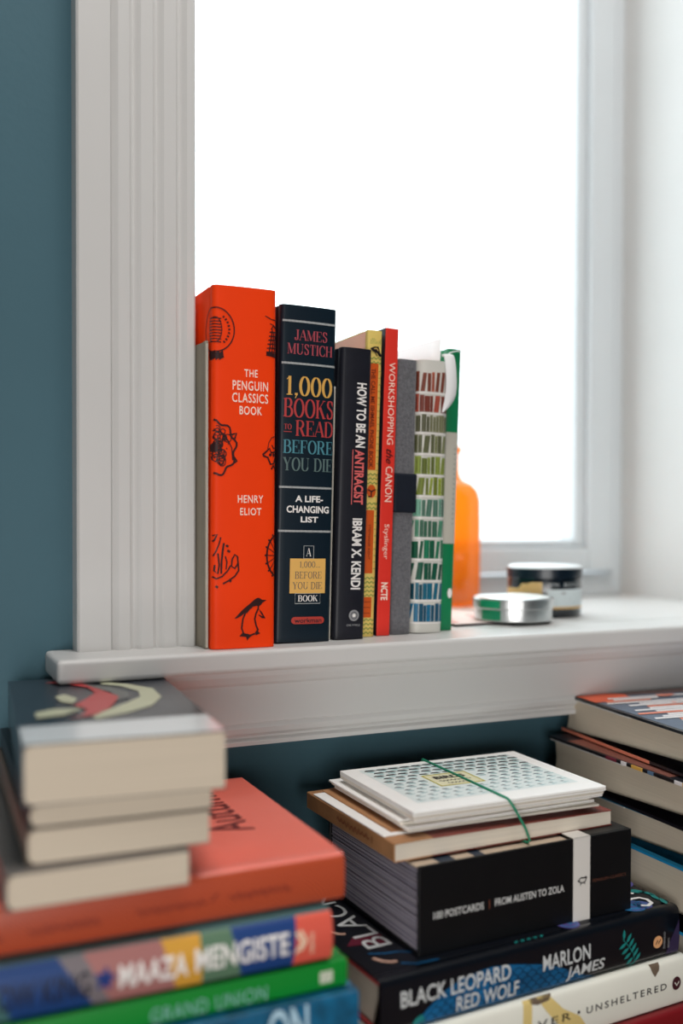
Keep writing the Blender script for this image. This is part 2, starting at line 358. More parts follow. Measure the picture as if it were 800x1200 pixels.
# ================================================================== BOOKS ON THE SILL
S = OZ0
PGX = pages('page_edges_upright', (196, 188, 172), 'X'); PG = pages('page_edges_cream', (196, 187, 172)); PGW = pages('page_edges_white', (212, 206, 194))
PGG = pages('page_edges_grey', (176, 166, 150))
K = ink('black', (22, 16, 20)); W = ink('white', (240, 236, 232))
def stand(name, label, brx, y, T, H, D, lean, cover, hard=True, bulge=.001, corner=.0018, rot=0, **k):
    ca, sa = math.cos(lean), math.sin(lean)
    return Book(name, label, (brx-T*ca, y, S+T*sa+.0002), H, D, T, cover, PGX, hard=hard, bulge=bulge, corner=corner, standing=True, lean=lean, rot=rot, group='books standing upright on the window sill', **k)
mm = .001
def R(sh, r): return fit(sh, r[0]*mm, r[1]*mm, r[2]*mm, r[3]*mm)
def mms(pts): return [(a*mm, b*mm) for a, b in pts]

# orange hardback
b = stand('book', 'tall bright orange hardback with black engravings and a penguin emblem on its spine', .2480, .656, .0465, .2495, .165, .004,
          mat('orange_cloth', (248, 64, 4), .55, .2, .02, 30), bulge=.0008, corner=.004)
for s_, r in (('THE', (22.3,187.8,32.1,193.0)), ('PENGUIN', (13.9,178.5,39.8,185.0)), ('CLASSICS', (13.6,170.0,39.9,176.5)), ('BOOK', (18.9,161.7,35.4,167.6)), ('HENRY', (18.0,100.8,36.6,106.1)), ('ELIOT', (19.7,92.2,35.2,97.3))):
    b.print('lettering', R(text2d(s_, .01, spacing=1.12), r), ink('warm_white', (255, 232, 214)), upright=True)
NK = ink('ink_brown_black', (48, 12, 12))
def emblem(*sh): b.print('printed_emblem', join(*sh), NK, upright=True)
cx, cy = 1.5, 219   # seal
sh = [ribbon(mms(arc(cx, cy, 13.4, 15, 0, 360, 48)), .0009), ribbon(mms(arc(cx, cy, 4.6, 8.5, 0, 360, 24)), .0007)]
for k in range(9): sh.append(ribbon(mms([(cx-4.2, cy-8+k*2), (cx+4.2, cy-8.6+k*2)]), .0008))
for k in range(9): a = math.radians(-50+k*13); sh.append(ribbon(mms([(cx+9*math.cos(a), cy+10*math.sin(a)), (cx+10.6*math.cos(a), cy+11.6*math.sin(a))]), .0012))
for k in range(4): sh.append(poly(mms([(cx-5+k*2.6, cy-16), (cx-2.4+k*2.6, cy-14), (cx-1+k*2.4, cy-19), (cx-4+k*2.2, cy-21)])))
emblem(*sh)
sh = []  # ship with sails at the right edge
for k in range(6): sh.append(ribbon(mms([(38.3+k*.5, 206+k*2.8), (46.6, 206.4+k*2.8)]), .0009))
sh += [ribbon(mms([(40.5+k*2, 205), (43+k*1.2, 222-k*2)]), .0010) for k in range(3)]+[ribbon(mms([(37.5, 231), (42, 229), (46.4, 228.5)]), .0007), ribbon(mms([(41, 226), (44, 225), (46.4, 223)]), .0007), poly(mms([(38.2, 203.5), (46.4, 202.4), (46.4, 205.4), (38.6, 206)]))]
sh += [ribbon(mms([(42, 222), (43.5, 224.5), (45.6, 223)]), .0009)]
emblem(*sh)
rnd = random.Random(5); sh = [ribbon(mms([(1.0+(15+1.3*math.sin(9*math.radians(a)))*math.cos(math.radians(a)), 138+(18.2+1.3*math.sin(9*math.radians(a)))*math.sin(math.radians(a))) for a in range(-90, 91, 6)]), .0014)]
for k in range(44):   # carved rosette full of small curls
    a = rnd.uniform(-80, 80); rr = rnd.uniform(0, .86); x, y = 1+13.2*rr*math.cos(math.radians(a)), 138+16.5*rr*math.sin(math.radians(a)); q = rnd.uniform(.9, 2.6)
    sh.append(ribbon(mms(arc(x, y, q, q*1.1, rnd.uniform(0, 360), rnd.uniform(400, 640), 10)), .0007))
sh += [ribbon(mms([(.5, 150), (6, 149), (10.5, 144), (13.5, 138.5), (14.2, 130)]), .0009), ribbon(mms([(14.6, 128), (17.2, 129.5), (15.3, 132)]), .0014), ribbon(mms([(13.4, 147.5), (16.8, 148.6), (15.6, 144.8)]), .0014)]
emblem(*sh)
sh = [ribbon(mms([(46.4, 148), (42.8, 146.5), (40.6, 143), (39.8, 138)]), .0006), ribbon(mms([(36, 134.4), (39, 137), (41.2, 139), (42.5, 136), (46.4, 137)]), .0013), ribbon(mms([(36.2, 134), (40, 132.5), (42, 128), (44.5, 128.5), (46.3, 133)]), .0013), disc(.0418, .1345, .0011), disc(.0447, .1345, .0012),
      ribbon(mms([(42.6, 124.5), (44.2, 127), (46.3, 125)]), .0014), ribbon(mms([(42.8, 141.5), (44.5, 139), (46.4, 140)]), .0009)]
emblem(*sh)
sh = [ribbon(mms(arc(48.5, 64, 8.9, 14.6, 90, 270, 26)), .0013)]   # wheel
for k in range(9): a = math.radians(95+k*21); sh += [ribbon(mms([(48.5+.5*math.cos(a), 64+1*math.sin(a)), (48.5+8.5*math.cos(a), 64+14*math.sin(a))]), .0006), disc(.0485+.0100*math.cos(a), .064+.0160*math.sin(a), .0007)]
emblem(*sh)
sh = [ribbon(mms(p), w) for p, w in (   # flowing script lettering
      ([(.6, 78), (3.5, 79), (1.6, 75), (.6, 74)], .0012), ([(1, 64), (3, 68), (5, 73), (6, 77)], .0010), ([(6.4, 52), (6.6, 60), (7.4, 68), (8.2, 73)], .0014),
      ([(9.6, 71.5), (11.5, 70.5)], .0016), ([(10.6, 68), (12.6, 66.8)], .0016), ([(14.2, 62), (16, 65), (18, 63.5), (18.4, 59), (16, 55.5), (13.6, 57), (14.2, 62)], .0012),
      ([(18.3, 60), (18.8, 54), (16, 50), (11.5, 47), (7.6, 45)], .0012), ([(13, 57.5), (11, 54), (7, 50), (3, 48.5), (.5, 50)], .0011), ([(2, 58), (1.6, 54), (4, 52), (5, 58), (4, 66)], .0012), ([(12, 47.6), (13.6, 46.4)], .0016), ([(2.6, 43.6), (4.2, 42.4)], .0016), ([(9.2, 64), (10.4, 60), (9.8, 55)], .0010))]
emblem(*sh)
peng = [disc(.0332, .0318, .0031, .0029), poly(mms([(35.4, 33.4), (39.6, 33.0), (35.8, 30.8)])),
        poly(mms([(31, 34), (27.6, 31.2), (22, 27), (15.9, 20.8), (17.6, 20.9), (21.4, 22.8), (24.4, 25.6), (28.6, 28.4), (31.4, 29.0), (34.6, 29.6)])),
        ribbon(mms([(24.4, 26), (22, 20), (21.2, 14), (22.6, 10.2), (26.2, 8.4), (31, 9.8)]), .0012), ribbon(mms([(28.6, 28.4), (27, 27.6), (24.4, 24.6)]), .0014), ribbon(mms([(33.6, 30), (33.2, 27), (31.6, 23.5), (30.8, 20), (31.8, 15.5), (33.4, 12)]), .0012),
        poly(mms([(33.6, 27.4), (36.4, 24.2), (38.8, 20.2), (36, 20.4), (33.2, 23), (34.6, 22.6), (36.6, 21.6), (34.8, 24.6)])),
        poly(mms([(21.4, 10.6), (19.6, 8.4), (24.4, 7.8), (25.2, 5.2), (27, 7.2), (29, 8.6), (26, 9.8)])), poly(mms([(31, 10.6), (33.4, 13.6), (33.4, 11), (35, 9.8), (31.6, 8.6)]))]
b.print('publisher_emblem', join(*peng), NK, upright=True)

# navy hardback
b = stand('book', 'thick navy hardback with serif title in gold, red and blue, beside the orange book', .2958, .669, .0435, .243, .165, .021,
          mat('navy_jacket', (10, 28, 40), .42, .35, .05, 25), bulge=.0012, corner=.003)
SIL = ink('silver', (178, 182, 182)); GOLD = ink('gold', (218, 168, 84)); RED = ink('dull_red', (184, 62, 62)); BLU = ink('dull_blue', (78, 140, 154)); GRY = ink('slate', (96, 118, 116)); PINK = ink('dull_pink', (172, 72, 82)); YEL = ink('label_yellow', (232, 182, 98))
for z in (231.4, 201.1, 112.0, 80.4): b.print('dotted_rule', join(*[grid((1.0+k*.83)*mm, (z-.8)*mm, (1.55+k*.83)*mm, (z+.8)*mm) for k in range(51)], grid(.001, (z-.25)*mm, .0430, (z+.25)*mm, 10)), SIL, upright=True)
for s_, r, c in (('JAMES', (10.0,217.8,35.7,225.6), PINK), ('MUSTICH', (4.8,207.6,40.0,215.6), PINK), ('1,000', (4.8,176.0,40.6,192.2), GOLD), ('BOOKS', (2.8,162.1,42.0,176.0), RED), ('TO', (3.6,153.4,9.2,157.4), RED),
                 ('READ', (12.2,148.8,42.1,160.5), RED), ('BEFORE', (3.2,136.2,42.0,146.2), BLU), ('YOU DIE', (3.2,123.8,42.1,133.6), GRY)):
    b.print('lettering', R(serif(s_), r), c, upright=True)
b.print('lettering', ribbon(mms([(3.4, 151.8), (9.4, 151.8)]), .0005), RED, upright=True)
for s_, r in (('A LIFE-', (13.1,101.5,35.0,106.2)), ('CHANGING', (6.7,93.6,40.0,98.8)), ('LIST', (17.6,86.8,31.4,91.1))): b.print('lettering', R(text2d(s_, .03), r), W, upright=True)
def frame(r, w=.0005): return ribbon(mms([(r[0], r[1]), (r[2], r[1]), (r[2], r[3]), (r[0], r[3])]), w, close=True)
for q in ((20.6, 60.6, 28.4, 69.8), (14.6, 28.0, 34.4, 35.4)): b.print('label_frame', frame(q), SIL, upright=True)
lb = b.print('spine_label', grid(.0102, .0354, .0382, .0606, 8, 2), YEL, upright=True, label='yellow square label')
b.print('lettering', R(serif('A'), (22.4, 62.2, 26.6, 68.2)), W, upright=True); b.print('lettering', R(serif('BOOK'), (16.8, 29.4, 32.4, 34.0)), W, upright=True)
for s_, r in (('1,000...', (17.6,53.4,33.6,58.6)), ('BEFORE', (14.0,46.0,35.0,51.2)), ('YOU DIE', (12.4,38.4,35.6,43.6))): b.print('lettering', R(serif(s_, .7), r), ink('label_grey', (84, 84, 92)), upright=True, off=.0004)
pill = [(x, y) for x, y in arc(14.6, 15.7, 2.6, 2.6, 90, 270, 8)+arc(35.4, 15.7, 2.6, 2.6, -90, 90, 8)]
V = [(12+2*k/1., 0) for k in range(0)]
b.print('publisher_emblem', poly(mms(pill)), ink('pill_red', (184, 62, 52)), upright=True); b.print('lettering', R(text2d('workman', .01), (14.4, 14.0, 35.8, 17.4)), ink('navy_ink', (14, 28, 38)), upright=True, off=.0004)

# thin pale booklet between navy and black
def booklet(label, x0, x1, y0, y1, z1, lean, rgb, wav=0):
    r = tag(empty('booklet', (x0, y0, S+.0002+(x1-x0)*math.sin(lean)), (0, lean, 0)), label, 'booklet'); m = MB(); n = 14; V = []; F = []
    for i in range(n+1):
        y = (y1-y0)*i/n; d = wav*math.sin(i*1.7)*(1 if 0 < i < n else 0)
        for x in (0+d, x1-x0): V += [(x, y, 0), (x, y, z1-S)]
    for i in range(n):
        a = i*4; c = a+4; F += [(a, c, c+1, a+1), (a+2, a+3, c+3, c+2), (a+1, c+1, c+3, a+3), (a, a+2, c+2, c)]
    F += [(0, 1, 3, 2), (n*4, n*4+2, n*4+3, n*4+1)]
    mesh_obj('cover', V, F, mat('booklet_'+label[:9], rgb, .6, .3, .06, 30), r); 
    # folded sheets showing at the front edge
    for k in range(3): mesh_obj('sheet', *(lambda q: (q.v, q.f))(MB().box((x1-x0)*(.2+.22*k), -.0012, .001, (x1-x0)*(.32+.22*k), .0, z1-S-.002)), mat('paper_sheet', (214, 208, 196), .7), r)
    return r
booklet('thin pale grey booklet wedged between the window casing and the orange book', .1988, .2010, .6625, .80, ZC+.120, .0, (150, 143, 128), .0007)
booklet('thin white booklet standing between the navy book and the black book', .2968, .2988, .676, .81, ZC+.096, .022, (226, 224, 222))

# black hardback
b = stand('book', 'black hardback with bold white and pink sans title running down the spine', .3250, .672, .0250, .2165, .150, .029,
          mat('black_matte', (26, 27, 36), .45, .35, .1, 60), bulge=.0012, corner=.0028)
def down(s_, t0, t1, top, bot, c, where='spine', offset=.02, shear=0, serf=False, **k):   # reads downwards on an upright spine
    sh = fit(serif(s_) if serf else text2d(s_, offset, shear), (b.H*1000-top)*mm, t0*mm, (b.H*1000-bot)*mm, t1*mm); return b.print('lettering', sh, c, where, **k)
down('HOW TO BE AN', 12.6, 20.9, 190.9, 142.8, W, offset=.03); down('ANTIRACIST', 12.4, 20.4, 141.0, 100.4, ink('coral', (226, 106, 104)), offset=.03); down('IBRAM X. KENDI', 12.0, 20.2, 90, 37.0, W, offset=.03)
b.print('lettering', ribbon([((b.H*1000-141)*mm, .0107), ((b.H*1000-100.2)*mm, .0107)], .0006), ink('coral', (226, 106, 104)))
b.print('publisher_emblem', join(disc(.0155, .0176, .0042), ), ink('emblem_grey', (150, 150, 152)), upright=True); b.print('publisher_emblem', ribbon(mms(arc(15.5, 17.6, 2.5, 2.5, 0, 360, 24)), .0006), ink('emblem_dark', (84, 84, 90)), upright=True, off=.0004); b.print('publisher_emblem', disc(.0155, .0176, .0013), W, upright=True, off=.0004)
b.print('lettering', R(text2d('ONE WORLD', .01), (9.6, 9.6, 21.0, 11.2)), ink('emblem_grey', (150, 150, 152)), upright=True)

# yellow and orange hardback
b = stand('book', 'tall narrow book with yellow wavy spine and orange panels, behind the black one', .3373, .681, .0120, .233, .150, .0295,
          mat('yellow_jacket', (232, 204, 112), .45, .4), bulge=.0006, corner=.0012)
ORG = ink('panel_orange', (206, 84, 20)); TAN = ink('tan', (226, 186, 98)); GRN = ink('wave_green', (110, 136, 64))
b.print('side_panel', grid(.0100, .0003, .0118, .205, 1, 1), TAN, upright=True, off=.0003)
sh = [ribbon(mms([(9.4, 52+k*5.0), (11.7, 52+k*5.0)]), .0004) for k in range(31)]; b.print('printed_rules', join(*sh), GRN, upright=True, off=.0005)
for z0, z1 in ((127, 208), (48.3, 96.4), (14.6, 30.2)): b.print('printed_panel', grid(.0006, z0*mm, .0092, z1*mm, 4, 1), ORG, upright=True)
for z0, z1 in ((3, 13), (31.5, 47), (98, 104.5), (117, 125.5), (208.5, 213)):
    z = z0; sh = []
    while z < z1: sh.append(ribbon(mms([(.8+k*.6, z+.7*math.sin(k*1.1)) for k in range(19)]), .0007)); z += 3.3
    b.print('printed_waves', join(*sh), GRN, upright=True, off=.0004)
b.print('printed_emblem', disc(.0062, .1108, .0038, .0050), ORG, upright=True, off=.0005)
b.print('printed_emblem', join(ribbon(mms([(3.2, 112), (6, 110.4), (9.4, 112.2)]), .0010), ribbon(mms([(6, 110.6), (6, 106.8), (3.6, 106.6)]), .0011)), K, upright=True, off=.0007)
b.print('printed_emblem', join(poly(mms([(1.6, 219), (5, 220.6), (8.6, 220.8), (10, 217), (12, 213.6), (9.4, 213.2), (7.2, 216), (4, 216.6)])), ribbon(mms([(5, 217.5), (7.5, 213.5)]), .0008)), K, upright=True, off=.0005)
b.print('printed_emblem', ribbon(mms([(4.8, 218.8), (6.8, 219.4), (8.4, 217.6)]), .0007), TAN, upright=True, off=.0007)
sh = [ribbon(mms([(2+k*1.2, 222.5), (2.4+k*1.2, 226+1.2*math.sin(k))]), .0003) for k in range(8)]; b.print('printed_rules', join(*sh), GRN, upright=True)
DKR = ink('panel_dark', (98, 30, 8))
down('THE CALL ME ISHMAEL PHONE BOOK', 3.4, 6.8, 204, 128.5, DKR, offset=.02, off=.0004); down('STEPHANIE KENT', 4.6, 6.6, 85.4, 58.8, DKR, offset=.0, off=.0004)
b.print('printed_rules', join(*[ribbon(mms([(2, z), (8, z)]), .0004) for z in (18, 22.3, 26.5)]), DKR, upright=True, off=.0004)
b.print('cover_panel', ([(.001, .004), (.232, .004), (.232, .148), (.001, .148)], [(0, 1, 2, 3)]), ink('pale_salmon', (252, 190, 166)), 'left', label='salmon pink front cover')

# red paperback, black front
b = stand('book', 'slim red paperback with white title and black front cover, right of the yellow one', .3515, .682, .0110, .236, .155, .031,
          mat('red_spine', (226, 52, 40), .45, .4), hard=False, bulge=.0002, corner=.0005)
b.print('front_cover', ([(.0, .0003), (.236, .0003), (.236, .1545), (.0, .1545)], [(0, 1, 2, 3)]), ink('blue_black', (30, 30, 44), .3), 'left', label='blue black front cover')
down('WORKSHOPPING', 3.6, 8.8, 209.8, 146.8, ink('warm_white', (255, 232, 214)), offset=-.005); down('the', 3.2, 9.0, 143.4, 132.0, K, shear=.4, offset=.01)
down('CANON', 3.2, 9.2, 129.9, 102.9, ink('warm_white', (255, 232, 214)), offset=-.005); down('Styslinger', 2.6, 7.8, 85.6, 58.9, ink('warm_white', (255, 232, 214)), offset=-.005); down('NCTE', 2.4, 8.2, 40.8, 27.3, ink('warm_white', (255, 232, 214)), offset=.025)

# grey felt notebook
b = stand('notebook', 'grey felt notebook with a wide navy elastic band, right of the red book', .3717, .685, .0175, .2135, .145, .026,
          mat('grey_felt', (104, 104, 108), .95, .1, .22, 500, .6, 900, sheen=.3), bulge=.0008, corner=.003, groove=False, pin=.002, cat='notebook')
m = MB(); t0 = b.T
def bandpt(u, z):   # closed path around the notebook
    pts = []
m.box(-.0012, -.0022, .0945, t0+.0012, b.D+.0012, .1250); m.build('elastic_band', mat('navy_band', (14, 22, 36), .7, .3, .1, 300), b.root, bevel=.0015)['label'] = 'navy elastic band'

# bookshelf patterned paperback
b = stand('book', 'pale book patterned with rows of tiny book spines from red through green to blue', .4009, .685, .0280, .2140, .150, .025,
          mat('pale_cover', (214, 212, 204), .4, .5), hard=False, bulge=.0016, corner=.006, board=.001)
rows = [(205.4,189.0),(187.4,173.0),(171.4,157.4),(156.1,141.0),(138.7,124.3),(122.6,107.9),(105.9,91.1),(89.1,75.0),(73.0,58.2),(55.5,41.4),(39.4,25.9),(23.2,8.4)]
cols = [(168,84,62),(160,74,58),(122,122,92),(128,132,92),(132,146,66),(150,166,60),(108,160,138),(80,140,112),(28,118,84),(14,112,82),(22,98,122),(24,104,140)]
rnd = random.Random(11)
for (z1, z0), c in zip(rows, cols):
    x = -3.0; lo = []; hi = []; dk = []
    while x < 29:
        w = rnd.choice((2.4, 3.0, 3.6, 4.6)); h = rnd.uniform(.88, 1); ln = rnd.choice((0, 0, 0, 0, 1.4)); za, zb = z0+.3, z0+(z1-z0)*h
        q = ([(x*mm, za*mm), ((x+w)*mm, za*mm), ((x+w+ln)*mm, zb*mm), ((x+ln)*mm, zb*mm)], [(0, 1, 2, 3)])
        (lo if rnd.random() < .55 else hi).append(q)
        dk.append(ribbon(mms([(x+w*.25+ln*.2, za+1.5), (x+w*.25+ln*.8, zb-1.5)]), .0003)); dk.append(ribbon(mms([(x+w*.75+ln*.2, za+1.5), (x+w*.75+ln*.8, zb-1.5)]), .0003))
        x += w+rnd.choice((.25, .4, .7))+ln
    nm = str(c[0])+str(c[1])
    for lst, f in ((lo, .78), (hi, 1.08)):
        if lst: b.print('printed_row', join(*lst), ink(nm+('d' if f < 1 else 'l'), tuple(min(255, v*f) for v in c)), upright=True)
    b.print('printed_lines', join(*dk), ink(nm+'k', tuple(v*.4 for v in c)), upright=True, off=.0004)
b.print('printed_shelf', join(*[grid(-.003, (z-1.3)*mm, .031, (z-.2)*mm, 12, 1) for _, z in rows]), W, upright=True, off=.0003)
# green and beige book
b = stand('book', 'green book with a beige middle band, last in the row on the sill', .4142, .694, .0120, .2265, .150, .035,
          mat('green_cover', (14, 122, 76), .45, .4), bulge=.0006, corner=.0012)
b.print('printed_band', grid(-.0005, .0699, .0124, .1593, 8, 1), ink('beige', (190, 186, 174)), upright=True, off=.0003, label='beige band')
b.print('printed_marks', join(*[ribbon(mms([(8, z), (9.4, z)]), .0006) for z in range(86, 150, 4)]), ink('slate', (96, 118, 116)), upright=True, off=.0005)
b.print('printed_emblem', disc(.0085, .030, .0022, .004), W, upright=True, off=.0005)

# papers tucked into the patterned book
m = MB(); V = []; F = []
for i in range(9):
    y = .689+.12*i/8; V += [(.3985-.0015*math.sin(i*.5), y, ZC+.10), (.4004-.003*math.sin(i*.4), y, ZC+.1415)]
F = [(2*i, 2*i+2, 2*i+3, 2*i+1) for i in range(8)]
o = mesh_obj('paper_sheet', V, F, mat('white_paper', (236, 236, 236), .7), smooth=True); sd = o.modifiers.new('solid', 'SOLIDIFY'); sd.thickness = .0003
tag(o, 'flat white paper sheet sticking up out of the bookshelf patterned book', 'paper')
prof = [(.1265, .688, .3996, .4075), (.1290, .6865, .3999, .4090), (.1275, .6845, .4003, .4100), (.118, .6825, .4008, .4105), (.106, .6818, .4008, .4108), (.095, .6822, .4003, .4106), (.087, .6832, .3990, .4055), (.0818, .6838, .3980, .3985)]
V = []; F = []
for z, y, xa, xb in prof:
    for k in range(5): V.append((xa+(xb-xa)*k/4, y-.0022*math.sin(k/4*PI)*.8, ZC+z))
for i in range(len(prof)-1):
    for k in range(4): F.append((i*5+k, i*5+k+1, i*5+k+6, i*5+k+5))
o = mesh_obj('paper_slip', V, F, mat('white_paper', (236, 236, 236), .7), smooth=True); sd = o.modifiers.new('solid', 'SOLIDIFY'); sd.thickness = .0003; sb = o.modifiers.new('sub', 'SUBSURF'); sb.levels = sb.render_levels = 2
tag(o, 'curled white paper slip hanging over the spine of the bookshelf patterned book', 'paper')
m = MB(); m.tube([(.4060, .690, ZC+.1270), (.4100, .6915, ZC+.1310), (.4170, .692, ZC+.1330), (.4230, .692, ZC+.1325), (.4300, .692, ZC+.1285), (.4335, .692, ZC+.1235)], .00055, 6)
o = m.build('bookmark_cord', mat('white_paper', (236, 236, 236), .7), smooth=True); tag(o, 'thin white cord curling over the top of the green book', 'cord')

# ================================================================== THINGS ON THE SILL
# amber bottle
bx, by = .5277, .900
am = bpy.data.materials.new('amber_glass'); am.use_nodes = True; t = am.node_tree; t.nodes.clear()
o_ = t.nodes.new('ShaderNodeOutputMaterial'); tl = t.nodes.new('ShaderNodeBsdfTranslucent'); df = t.nodes.new('ShaderNodeBsdfDiffuse'); gl = t.nodes.new('ShaderNodeBsdfGlossy'); tp = t.nodes.new('ShaderNodeBsdfTransparent')
tl.inputs[0].default_value = (1, .42, .07, 1); df.inputs[0].default_value = (.95, .33, .04, 1); tp.inputs[0].default_value = (1, .50, .10, 1); gl.inputs['Roughness'].default_value = .12
m1 = t.nodes.new('ShaderNodeMixShader'); m1.inputs[0].default_value = .18; m2 = t.nodes.new('ShaderNodeMixShader'); m2.inputs[0].default_value = .38; m3 = t.nodes.new('ShaderNodeMixShader'); m3.inputs[0].default_value = .07
L = t.links.new; L(tl.outputs[0], m1.inputs[1]); L(df.outputs[0], m1.inputs[2]); L(m1.outputs[0], m2.inputs[1]); L(tp.outputs[0], m2.inputs[2]); L(m2.outputs[0], m3.inputs[1]); L(gl.outputs[0], m3.inputs[2]); L(m3.outputs[0], o_.inputs[0])
bt = tag(empty('bottle', (bx, by, S)), 'orange glass bottle with rounded shoulders and a short neck, behind the green book', 'bottle')
pr = [(0, .0015), (.030, .0003), (.0345, .002), (.0365, .007), (.037, .03), (.0372, .08), (.0368, .108), (.0345, .118), (.028, .1255), (.020, .129), (.0162, .1335), (.0152, .14), (.0150, .155), (.0150, .1585)]
MB().lathe(pr, 0, 0, 72).build('body', am, bt, smooth=True)
MB().lathe([(.0148, .157), (.0172, .1578), (.0178, .161), (.0172, .1645), (.0142, .1650), (.0132, .1620), (.0132, .15)], 0, 0, 72).build('lip', am, bt, smooth=True)
# pinkish leaflet
lf = tag(empty('leaflet', (.430, .7135, S), (0, 0, math.radians(3))), 'pale pink leaflet lying flat under the round tin', 'leaflet')
MB().box(0, 0, .0002, .072, .135, .0020).build('sheets', mat('leaflet_edge', (66, 56, 60), .6), lf)
MB().box(.0003, .0006, .0020, .0717, .1345, .0023).build('front_page', mat('leaflet_pink', (236, 214, 208), .5, .5, .08, 40), lf)['label'] = 'pale pink front page'
lf_p = mesh_obj('printed_pattern', [v for k in range(7) for v in ((.006+k*.009, .01+(k%3)*.02, .0024), (.012+k*.009, .012+(k%3)*.02, .0024), (.011+k*.009, .024+(k%3)*.02, .0024), (.005+k*.009, .02+(k%3)*.02, .0024))], [tuple(range(4*k, 4*k+4)) for k in range(7)], ink('rose', (208, 128, 120)), lf)
# flat tin
tx, ty = .4966, .7280; tz = S+.0026
METAL = mat('tin_metal', (206, 208, 208), .28, .5, metal=.9); GT = mat('tin_green', (26, 140, 98), .35)
tin = tag(empty('tin', (tx, ty, tz)), 'shallow round silver tin with a green printed patch, nearest the sill edge', 'tin')
MB().lathe([(0, 0), (.0325, 0), (.0335, .001), (.0335, .0105), (.0330, .011)], 0, 0, 72).build('base', METAL, tin, smooth=False)
MB().lathe([(.0330, .0108), (.0345, .0108), (.0350, .0115), (.0350, .0185), (.0343, .0197), (.0325, .0202), (.0315, .0196), (0, .0196)], 0, 0, 72).build('lid', METAL, tin, smooth=False)
MB().lathe([(0, .0199), (.031, .0199), (.0312, .0197)], 0, 0, 64).build('lid_label', mat('tin_top', (236, 240, 238), .35), tin)
for nm, r0, z0, z1 in (('lid_print', .0352, .0120, .0182), ('base_print', .0337, .0015, .0100)):
    V = []; F = []
    for k in range(13):
        a = math.radians(184+k*2.8); V += [(r0*math.cos(a), r0*math.sin(a), z0), (r0*math.cos(a), r0*math.sin(a), z1)]
    F = [(2*k, 2*k+2, 2*k+3, 2*k+1) for k in range(12)]; mesh_obj(nm, V, F, GT, tin)['label'] = 'green printed patch'
# candle jar
jx, jy = .5600, .7700
jr = tag(empty('candle_jar', (jx, jy, S)), 'squat dark glass jar with a pale lid and gold and white labels', 'jar')
JG = mat('jar_glass', (18, 26, 34), .15, .5, coat=.5)
MB().lathe([(0, .0003), (.0315, .0003), (.0335, .002), (.0340, .005), (.0340, .034), (.0335, .0365)], 0, 0, 72).build('body', JG, jr, smooth=True)
MB().lathe([(.0330, .0358), (.0346, .0362), (.0346, .0440), (.0343, .0448), (.0330, .0448)], 0, 0, 72).build('lid_rim', mat('jar_rim', (12, 24, 36), .3), jr)
MB().lathe([(.0342, .0448), (.0336, .0462), (.0320, .0470), (0, .0472)], 0, 0, 72).build('lid', mat('jar_lid', (226, 230, 232), .3), jr)['label'] = 'pale lid'
def wrap(nm, a0, a1, z0, z1, mt, r=.03425, top=None):
    V = []; F = []; n = 14
    for k in range(n+1):
        a = math.radians(a0+(a1-a0)*k/n); V += [(r*math.cos(a), r*math.sin(a), z0), (r*math.cos(a), r*math.sin(a), z1 if top is None else top(k/n))]
    F = [(2*k, 2*k+2, 2*k+3, 2*k+1) for k in range(n)]; return mesh_obj(nm, V, F, mt, jr)
wrap('label', 152, 231, .008, .026, mat('gold_label', (212, 174, 112), .45), top=lambda q: .0265 if q < .55 else (.031 if q < .78 else .0325))
wrap('label', 238, 316, .0105, .0262, mat('white_label', (206, 216, 218), .45)); wrap('label', 238, 316, .0085, .0105, mat('gold_label', (212, 174, 112), .45))
def wraptext(s_, a0, a1, z0, z1, mt, r=.0345):
    V, F = fit(text2d(s_, .01), a0, z0, a1, z1); mesh_obj('lettering', [(r*math.cos(math.radians(x)), r*math.sin(math.radians(x)), y) for x, y in V], F, mt, jr)
wraptext('SOIL', 240, 258, .0292, .0318, SIL)
V, F = join(*[ribbon([(a, .0285), (a, .0322)], 1.6) for a in (266, 270, 275, 281, 287, 294)]); mesh_obj('printed_marks', [(.0345*math.cos(math.radians(x)), .0345*math.sin(math.radians(x)), y) for x, y in V], F, SIL, jr)
V, F = join(*[ribbon([(240, z), (286-8*(k%2), z)], .0006) for k, z in enumerate((.0145, .0175, .0205))]+[ribbon([(260, .0228), (268, .0228)], .0014)]); mesh_obj('printed_marks', [(.0345*math.cos(math.radians(x)), .0345*math.sin(math.radians(x)), y) for x, y in V], F, ink('emblem_grey', (150, 150, 152)), jr)

# ================================================================== LEFT STACK ON THE DESK
def lie(name, label, x0, y0, ztop, T, H, D, ang, cover, page, group, **k):
    return Book(name, label, (x0, y0, ZC+ztop-T), H, D, T, cover, page, rot=ang, group=group, **k)
GL1 = 'hardbacks in the stack at the lower left'; GP = 'paperbacks piled on the coral book'
